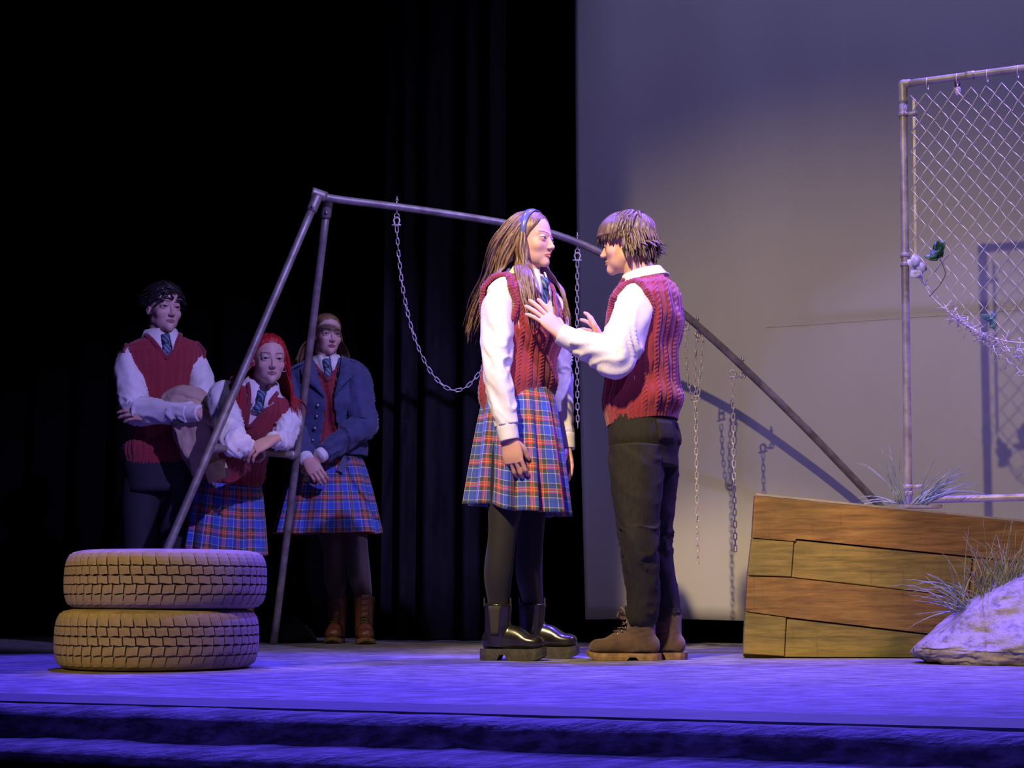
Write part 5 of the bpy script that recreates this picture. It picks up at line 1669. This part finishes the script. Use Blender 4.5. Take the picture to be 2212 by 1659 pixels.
# ------------------------------------------------------------------ girl in the navy jacket
def girl_jacket():
    Y0 = 7.93
    J = lambda x, y, d=0.0: W(x, y, Y0 + d)
    fb = unit((.14, -.99, 0)); fh = unit((.46, -.89, 0))
    root = empty('person', FL(756, 1390), 'person in open navy jacket and plaid skirt, hands clasped, behind the swing leg', 'person', 'students in school uniform')
    spine = [J(712, 1052), J(712, 948), J(710, 866), J(707, 816), J(704, 773)]
    B = Torso(spine, fb, F_PROF)
    head = head_matrix(J(706, 724, -.02), fh, .216, .04)
    R, pos = head
    shR, elR, wrR = J(642, 816, -.02), J(630, 930, -.10), J(662, 992, -.27)
    shL, elL, wrL = J(768, 808, -.02), J(784, 920, -.10), J(692, 984, -.27)
    hR = place_hand(hand_local([.55, .6, .65, .7], .02, (.4, .8, -.45), .5, .95), wrR, J(684, 1022, -.30) - wrR, (-.2, -.9, .5), True)
    hL = place_hand(hand_local([.7, .75, .8, .8], .02, (.4, .8, -.45), .5, .95), wrL + [0, .02, 0], J(664, 1006, -.26) - wrL, (.3, -.9, .5), False)
    ankR, ankL = FL(727, 1388.5), FL(786, 1390)
    kR, kL = J(722, 1180, -.05), J(770, 1180, -.05)
    lp = [[J(692, 1070), J(706, 1120, -.02), kR, kR * .60 + (ankR + [0, 0, .1]) * .40, ankR + [0, 0, .22], ankR + [0, 0, .10]], [J(748, 1070), J(760, 1120, -.02), kL, kL * .60 + (ankL + [0, 0, .1]) * .40, ankL + [0, 0, .22], ankL + [0, 0, .10]]]
    build_body(root, B, head, [arm(shR, elR, wrR), arm(shL, elL, wrL)] + [limb(p, [.082, .074, .054, .054, .036, .030]) for p in lp], [hR, hL], SKIN_C, (.40, .08, .09), (.06, .035, .025), True, (.15, 1, .02), (.06, .07, .08), 150)
    sh = shirt_torso(root, B)
    C, T, Rr, Ff = B.frame(np.array([B.len * .965]))
    collar(sh, C[0] + T[0] * -.004, Rr[0], Ff[0], T[0], .066, .068, .040, .05)
    necktie(root, C[0] + Ff[0] * .080, unit(-T[0] + .12 * Ff[0]), Ff[0], Rr[0], .11, .024)
    vest(root, B, grow(F_PROF, .012, (.150, .112, .115)), .20 * B.len, .955 * B.len, True, [], (200, 150), .005, .80, 3)
    for wr, el, s_ in ((wrR, elR, 1.0), (wrL, elL, 2.0)):
        d = unit(wr - el)
        add('cuff', tube([wr - d * .05, wr - d * .02, wr + d * .008, wr + d * .009, wr - d * .01], [.033, .037, .036, .032, .031], 24, 16, up=(0, 1, 0), caps=False), M['shirt'], sh)
    # jacket shell, open at the front
    pr = np.asarray(grow(F_PROF, .030, (.182, .130, .132)), float)
    TJ = Torso.__new__(Torso); TJ.__dict__ = dict(B.__dict__); TJ.ps = pr[:, 0] * B.len; TJ.pr = pr[:, 1:]
    L = B.len
    def opening(s): return np.interp(s / L, [.2, .35, .5, .66, .78, .9, 1.0], [.062, .052, .034, .022, .045, .062, .07])
    def mk(a, s):
        lat = TJ.prof(s)[..., 0] * np.abs(np.cos(a)) ** TJ.e
        return (np.sin(a) > 0) & (lat < opening(s))
    off = lambda a, s: .010 * fbm(np.cos(a) * 1.6 + 3, np.sin(a) * 1.6, s * 8, 3) + .012 * np.exp(-((s - .30 * L) / .05) ** 2)
    vf = TJ.mesh(.235 * L, .975 * L, 160, 80, off, mk, caps=False)
    jk = add('jacket', vf, M['navy'], root, label='open navy jacket with metal buttons')
    s = jk.modifiers.new('thickness', 'SOLIDIFY'); s.thickness = .006; s.offset = 0
    for (a1, b1, c1, sd) in ((shR, elR, wrR, 1.0), (shL, elL, wrL, 5.5)):
        d = unit(c1 - b1); c1b = c1 - d * .02
        e1_ = b1 + unit(a1 - b1) * .05; e2_ = b1 + d * .05
        di = unit(B.frame(np.array([.88 * L]))[0][0] - a1)
        path = [a1 + di * .09, a1 + di * .045 + [0, 0, .006], a1 * .88 + b1 * .12, a1 * .45 + b1 * .55, e1_, b1, e2_, b1 * .45 + c1b * .55, c1b]
        add('jacket_sleeve', sleeve(path, [.045, .072, .079, .075, .071, .067, .065, .058, .049], .011, sd, 40, 80), M['navy'], jk)
    # collar wings and lapels
    for sg in (1, -1):
        def sf(lat, st, o_):
            hw = TJ.prof(np.array(st * L))[0]
            c = np.clip(lat / hw, -1, 1); c_ = abs(c) ** (1 / TJ.e)
            a_ = math.acos(c_); a_ = a_ if sg > 0 else math.pi - a_
            return TJ.surf(np.array(a_), np.array(st * L), o_)
        P = np.array([[sf(.068, .985, .012), sf(.105, .955, .016)], [sf(.060, .90, .018), sf(.118, .90, .026)], [sf(.050, .82, .018), sf(.110, .815, .028)], [sf(.034, .74, .016), sf(.062, .74, .024)], [sf(.022, .665, .010), sf(.026, .66, .012)]])
        o = add('lapel', (P.reshape(-1, 3), grid_faces(5, 2, False, False)), M['navy'], jk)
        s = o.modifiers.new('t', 'SOLIDIFY'); s.thickness = .006
        ep = [sf(.10, .945, .014), sf(.15, .915, .018), sf(.185, .875, .016)]
        o = add('epaulette', tube(np.array(ep), [(.005, .022)] * 3, 10, 10, up=(0, 0, 1)), M['navy'], jk)
    for st in (.60, .52, .43, .34):
        hw = TJ.prof(np.array(st * L))[0]; lat = opening(st * L) + .030
        a_ = math.acos(min(1, (lat / hw)) ** (1 / TJ.e))
        p = TJ.surf(np.array(a_), np.array(st * L), .012)
        add('button', ellipsoid(p, (.008, .005, .008), 10, 8), M['button'], jk)
    add('belt_tab', box(J(742, 1002, -.155), (.034, .008, .085), Matrix.Rotation(.42, 3, 'Y')), M['tag'], jk, smooth=False)
    c2, t2, r2, f2_ = B.frame(np.array([.2 * B.len]))
    skirt(root, J(712, 985), J(709, 1152), r2[0], f2_[0], .155, .120, .262, .20, 12, .024, (.0, .0), 6.0)
    tg = [tube(p, [.085, .077, .0565, .0565, .0385, .033], 24, 44, up=(0, 1, 0)) for p in lp]
    add('tights', merge(tg), M['tights_sheer'], root)
    boot(root, ankR, (-.03, -1), 'combat', .245, .23, sh_r=.053)
    boot(root, ankL, (.16, -1), 'combat', .245, .23, sh_r=.054)
    def mask(D):
        th = np.degrees(np.arctan2(np.abs(D[:, 0]), D[:, 1]))
        line = np.interp(th, [0, 30, 55, 75, 95, 120, 180], [.72, .68, .50, .18, -.05, -.45, -.6])
        return D[:, 2] - line
    cap = hair_cap(R, pos, mask, lambda D: .028 + .02 * np.clip(-D[:, 1], 0, 1), True, 80, 120, .008, lambda D: noise(D[:, 0] * 14, D[:, 2] * 2), 4)
    rr = np.random.default_rng(3)
    coll = cols_for(R, pos, [(shR, shL, .10), (C[0], B.frame(np.array([.5 * L]))[0][0], .15)])
    S, D = scalp(160, lambda d: (d[:, 1] < -.35) & (d[:, 2] > -.4) & (d[:, 2] < .7), True, .03, 7)
    dr = np.stack([D[:, 0] * .6 - .5, -.5 + 0 * D[:, 0], -.6 + 0 * D[:, 0]], 1)
    locks = hair_locks(S, dr, rr.uniform(.8, 1.15, 160), 12, True, .05, .7, (.038, .016), .05, coll, .03, R, pos, 4, 5, .55)
    add('hair', merge([cap] + locks), M['hair_honey'], root, label='honey brown hair tied half back')
    add('hair_tie', tube(np.array([[-.10, -.36, .40], [-.24, -.40, .42], [-.34, -.42, .30], [-.38, -.42, .10]]) @ R.T + pos, [(.006, .012), (.006, .018), (.006, .018), (.004, .010)], 8, 20), M['band_grey'], root)
    return root

# ------------------------------------------------------------------ boy with crossed arms
def boy_crossed():
    Y0 = 7.35
    J = lambda x, y, d=0.0: W(x, y, Y0 + d)
    fb = unit((.42, -.91, 0)); fh = unit((.60, -.80, 0))
    root = empty('person', J(345, 1290) * [1, 1, 0], 'person with short dark hair in burgundy vest, arms crossed over a coat', 'person', 'students in school uniform')
    spine = [J(345, 1040), J(345, 940), J(346, 848), J(350, 777), J(347, 721)]
    B = Torso(spine, fb, M_PROF)
    head = head_matrix(J(354, 667, -.02), fh, .236, .02)
    R, pos = head
    shR, elR, wrR = J(277, 775, -.08), J(289, 888, -.20), J(430, 892, -.34)
    shL, elL, wrL = J(424, 784, .06), J(446, 885, -.10), J(335, 897, -.24)
    hR = place_hand(hand_local([.5, .55, .6, .65], .03, (.5, .8, -.4), .4, 1.0), wrR, J(470, 912, -.30) - wrR, (.25, -.75, .6), True)
    hL = place_hand(hand_local([.25, .28, .3, .35], .08, (.6, .75, -.3), .2, 1.0), wrL, J(290, 892, -.25) - wrL, (.0, -.85, .5), False)
    lp = []
    for x, dd in ((-.078, -.02), (.078, .03)):
        hip = spine[0] + np.array([x, dd, .02]); kn = np.array([hip[0], hip[1] - .02, .50]); an = np.array([hip[0], hip[1], .09])
        lp.append([hip, hip * .5 + kn * .5, kn, kn * .5 + an * .5, an])
    build_body(root, B, head, [arm(shR, elR, wrR), arm(shL, elL, wrL)] + [limb(p, [.085, .075, .055, .05, .038]) for p in lp], [hR, hL], SKIN_C, (.42, .17, .16), (.018, .013, .013), False, (.12, 1, .02), (.02, .016, .014), 150, .8)
    sh = shirt_torso(root, B)
    sleeve_part(sh, B, shR, elR, wrR, [.062, .066, .064, .060, .054, .043], .010, 3.3, .038)
    sleeve_part(sh, B, shL, elL, wrL, [.060, .060, .058, .055, .050, .042], .008, 7.7, .038)
    C, T, Rr, Ff = B.frame(np.array([B.len * .965]))
    collar(sh, C[0] + T[0] * -.004, Rr[0], Ff[0], T[0], .072, .074, .050, .06)
    necktie(root, C[0] + Ff[0] * .088 + T[0] * .0, unit(-T[0] + .12 * Ff[0]), Ff[0], Rr[0], .11, .028)
    rdir = Rr[0]
    vest(root, B, grow(M_PROF, .016, (.158, .122, .120)), .10 * B.len, .96 * B.len, True, [(0, .68, .925, .52), (math.pi, .68, .925, .52)], (220, 170), .006, .81, 4)
    tr_parts = [tube([p[0], p[1], p[2], p[3], p[4] - [0, 0, .06]], [.088, .088, .075, .066, .062], 28, 40, up=(0, 1, 0)) for p in lp]
    T2 = Torso.__new__(Torso); T2.__dict__ = dict(B.__dict__); T2.pr = B.pr + .018
    tr_parts.append(T2.mesh(-.05, .2 * B.len, 32, 10))
    add('trousers', merge(tr_parts), M['trouser'], root)
    for p in lp:
        boot(root, p[4] * [1, 1, 0], (.3, -1), 'lace', .27, .14, sh_r=.05)
    def mask(D):
        th = np.degrees(np.arctan2(np.abs(D[:, 0]), D[:, 1]))
        line = np.interp(th, [0, 25, 45, 62, 80, 95, 120, 180], [.62, .58, .42, .22, .02, -.05, -.45, -.6])
        return D[:, 2] - line
    cap = hair_cap(R, pos, mask, lambda D: .060 + .02 * np.clip(D[:, 2], 0, 1), False, 80, 120, .014, lambda D: noise(D[:, 0] * 8, D[:, 1] * 4, D[:, 2] * 4), 4)
    rr = np.random.default_rng(13)
    S, D = scalp(200, lambda d: (d[:, 2] > .15), False, .05, 6)
    dr = np.stack([.5 * np.sign(D[:, 0] + .2), -.7 + 0 * D[:, 0], -.1 + 0 * D[:, 0]], 1)
    locks = hair_locks(S, dr, rr.uniform(.12, .24, 200), 7, False, .08, .5, (.042, .018), .12, None, .062, R, pos, 6, 5, .7)
    add('hair', merge([cap] + locks), M['hair_dark'], root, label='short dark wavy hair')
    # coat carried over the forearm (a thing of its own)
    ct = empty('folded_coat', J(420, 880, -.25), 'tan coat hanging folded over the crossed forearm', 'coat')
    def sheet(path, widths, seed, amp=.012, th=.020):
        n_ = 40
        def d_(a, s): return amp * fbm(np.cos(a) * 1.5 + seed, np.sin(a) * 1.5, s * 11, 3)
        return tube(path, [(th, w) for w in widths], n_, 50, up=(0, -1, .2), disp=d_)
    add('coat_body', sheet([J(368, 858, -.25), J(385, 872, -.29), J(410, 905, -.30), J(425, 950, -.27), J(448, 1018, -.25)], [.05, .075, .085, .080, .068], 1.5), M['tan'], ct)
    add('coat_fold', sheet([J(392, 905, -.22), J(402, 940, -.22), J(418, 985, -.21), J(428, 1022, -.20)], [.045, .055, .045, .022], 5.0, .008), M['tan'], ct)
    add('coat_front', sheet([J(358, 862, -.22), J(395, 852, -.26), J(430, 862, -.26), J(448, 880, -.22)], [.028, .045, .045, .03], 8.0, .008, .03), M['tan'], ct)
    add('coat_cuff', sheet([J(460, 1000, -.28), J(468, 1020, -.28), J(474, 1036, -.28)], [.05, .052, .050], 3.0, .004, .014), M['tan'], ct)
    add('coat_lining', box(J(385, 912, -.33), (.05, .006, .022), Matrix.Rotation(.25, 3, 'Y')), M['coat_label'], ct, smooth=False)
    return root

# ------------------------------------------------------------------ red-haired girl leaning on the crossbar
def girl_red():
    Y0 = 7.05
    J = lambda x, y, d=0.0: W(x, y, Y0 + d)
    fb = unit((.28, -.96, 0)); fh = unit((.36, -.93, 0))
    root = empty('person', J(487, 1290, .3) * [1, 1, 0], 'person with bright red hair leaning forward on the swing crossbar', 'person', 'students in school uniform')
    spine = [J(488, 1085, .32), J(500, 1010, .28), J(524, 935, .13), J(550, 880, .03), J(569, 828, -.005)]
    B = Torso(spine, fb, F_PROF)
    head = head_matrix(J(581, 777, -.07), fh, .224, .06)
    R, pos = head
    shR, elR, wrR = J(497, 868, .02), J(505, 962, -.25), J(540, 966, -.16)
    shL, elL, wrL = J(600, 880, .04), J(612, 950, -.08), J(590, 950, -.19)
    cs, _, rs, _ = B.frame(np.array([.85 * B.len])); shR, shL = cs[0] + rs[0] * .168, cs[0] - rs[0] * .162
    hR = place_hand(hand_local([.9, 1.0, 1.05, 1.1], .03, (.4, .8, -.45), .5, .92), wrR - [.01, 0, 0], J(585, 972, -.05) - wrR, (.0, -.7, .8), True)
    hL = place_hand(hand_local([.42, .45, .5, .5], .08, (.5, .8, -.35), .3, .95), wrL, J(535, 976, -.20) - wrL, (-.2, -.8, .6), False)
    lp = []
    for x, dd in ((-.09, .0), (.09, .02)):
        hip = spine[0] + np.array([x, dd, .0]); kn = np.array([hip[0] + .01, hip[1] - .04, .46]); an = np.array([hip[0], hip[1] + .02, .09])
        lp.append([hip, hip * .5 + kn * .5, kn, kn * .6 + an * .4, an + [0, 0, .11], an])
    build_body(root, B, head, [arm(shR, elR, wrR), arm(shL, elL, wrL)] + [limb(p, [.08, .072, .052, .05, .036, .03]) for p in lp], [hR, hL], SKIN_C, (.42, .16, .16), (.10, .03, .025), True, (.1, 1, .05), (.03, .025, .02), 150)
    sh = shirt_torso(root, B)
    sleeve_part(sh, B, shR, elR, wrR, [.060, .060, .057, .053, .047, .039], .010, 3.9, .036, cuff_len=.04)
    sleeve_part(sh, B, shL, elL, wrL, [.056, .055, .053, .050, .044, .038], .009, 9.1, .036, cuff_len=.035)
    C, T, Rr, Ff = B.frame(np.array([B.len * .965]))
    collar(sh, C[0] + T[0] * .0, Rr[0], Ff[0], unit(T[0] + [0, 0, .2]), .066, .070, .044, .06)
    necktie(root, C[0] + Ff[0] * .080, unit(-T[0] * .9 + np.array([0, -.1, -.5])), Ff[0], Rr[0], .095, .026)
    rdir = Rr[0]
    vest(root, B, grow(F_PROF, .016, (.150, .115, .118)), .10 * B.len, .955 * B.len, True, [(0, .68, .91, .50), (math.pi, .68, .91, .50)], (200, 160), .006, .78, 8, vmax=.060)
    c2, t2, r2, f2_ = B.frame(np.array([.05 * B.len]))
    skirt(root, J(494, 1040, .29), J(486, 1184, .30), r2[0], f2_[0], .150, .12, .185, .17, 12, .020, (0, 0), 9.0, 300, 24)
    add('tights', merge([tube(p, [.083, .075, .0545, .0525, .0385, .033], 20, 30, up=(0, 1, 0)) for p in lp]), M['tights_sheer'], root)
    for p in lp:
        boot(root, p[4] * [1, 1, 0], (.15, -1), 'combat', .24, .21, sh_r=.051)
    def mask(D):
        th = np.degrees(np.arctan2(np.abs(D[:, 0]), D[:, 1]))
        line = np.interp(th, [0, 30, 50, 68, 85, 100, 180], [.66, .62, .42, .10, -.35, -.6, -.8])
        return D[:, 2] - line
    cap = hair_cap(R, pos, mask, lambda D: .034 + .02 * np.clip(-D[:, 1], 0, 1), True, 90, 130, .008, lambda D: noise(D[:, 0] * 14, D[:, 2] * 2), 4)
    rr = np.random.default_rng(23)
    L = B.len
    coll = cols_for(R, pos, [(shR, shL, .085), (C[0], B.frame(np.array([.5 * L]))[0][0], .135)])
    S, D = scalp(320, lambda d: (d[:, 1] < .10) & (d[:, 2] > -.4), True, .03, 7)
    dr = np.stack([np.sign(D[:, 0]) * .6, -.3 + 0 * D[:, 0], -.7 + 0 * D[:, 0]], 1)
    locks = hair_locks(S, dr, rr.uniform(1.0, 1.5, 320), 14, True, .04, .7, (.036, .016), .05, coll, .03, R, pos, 4, 5, .55, wind=(0, -.05, 0))
    h = add('hair', merge([cap] + locks), M['hair_red'], root, label='long bright red straight hair')
    er = np.array([-.31, -.0, -.18]) @ R.T + pos
    add('earring', ring_band(er, (0.2, -.9, 0), (0, 0, 1), .010, .010, .0022, 16, 6), M['button'], root)
    return root

girl_long_hair()
boy_gesturing()
girl_jacket()
boy_crossed()
girl_red()
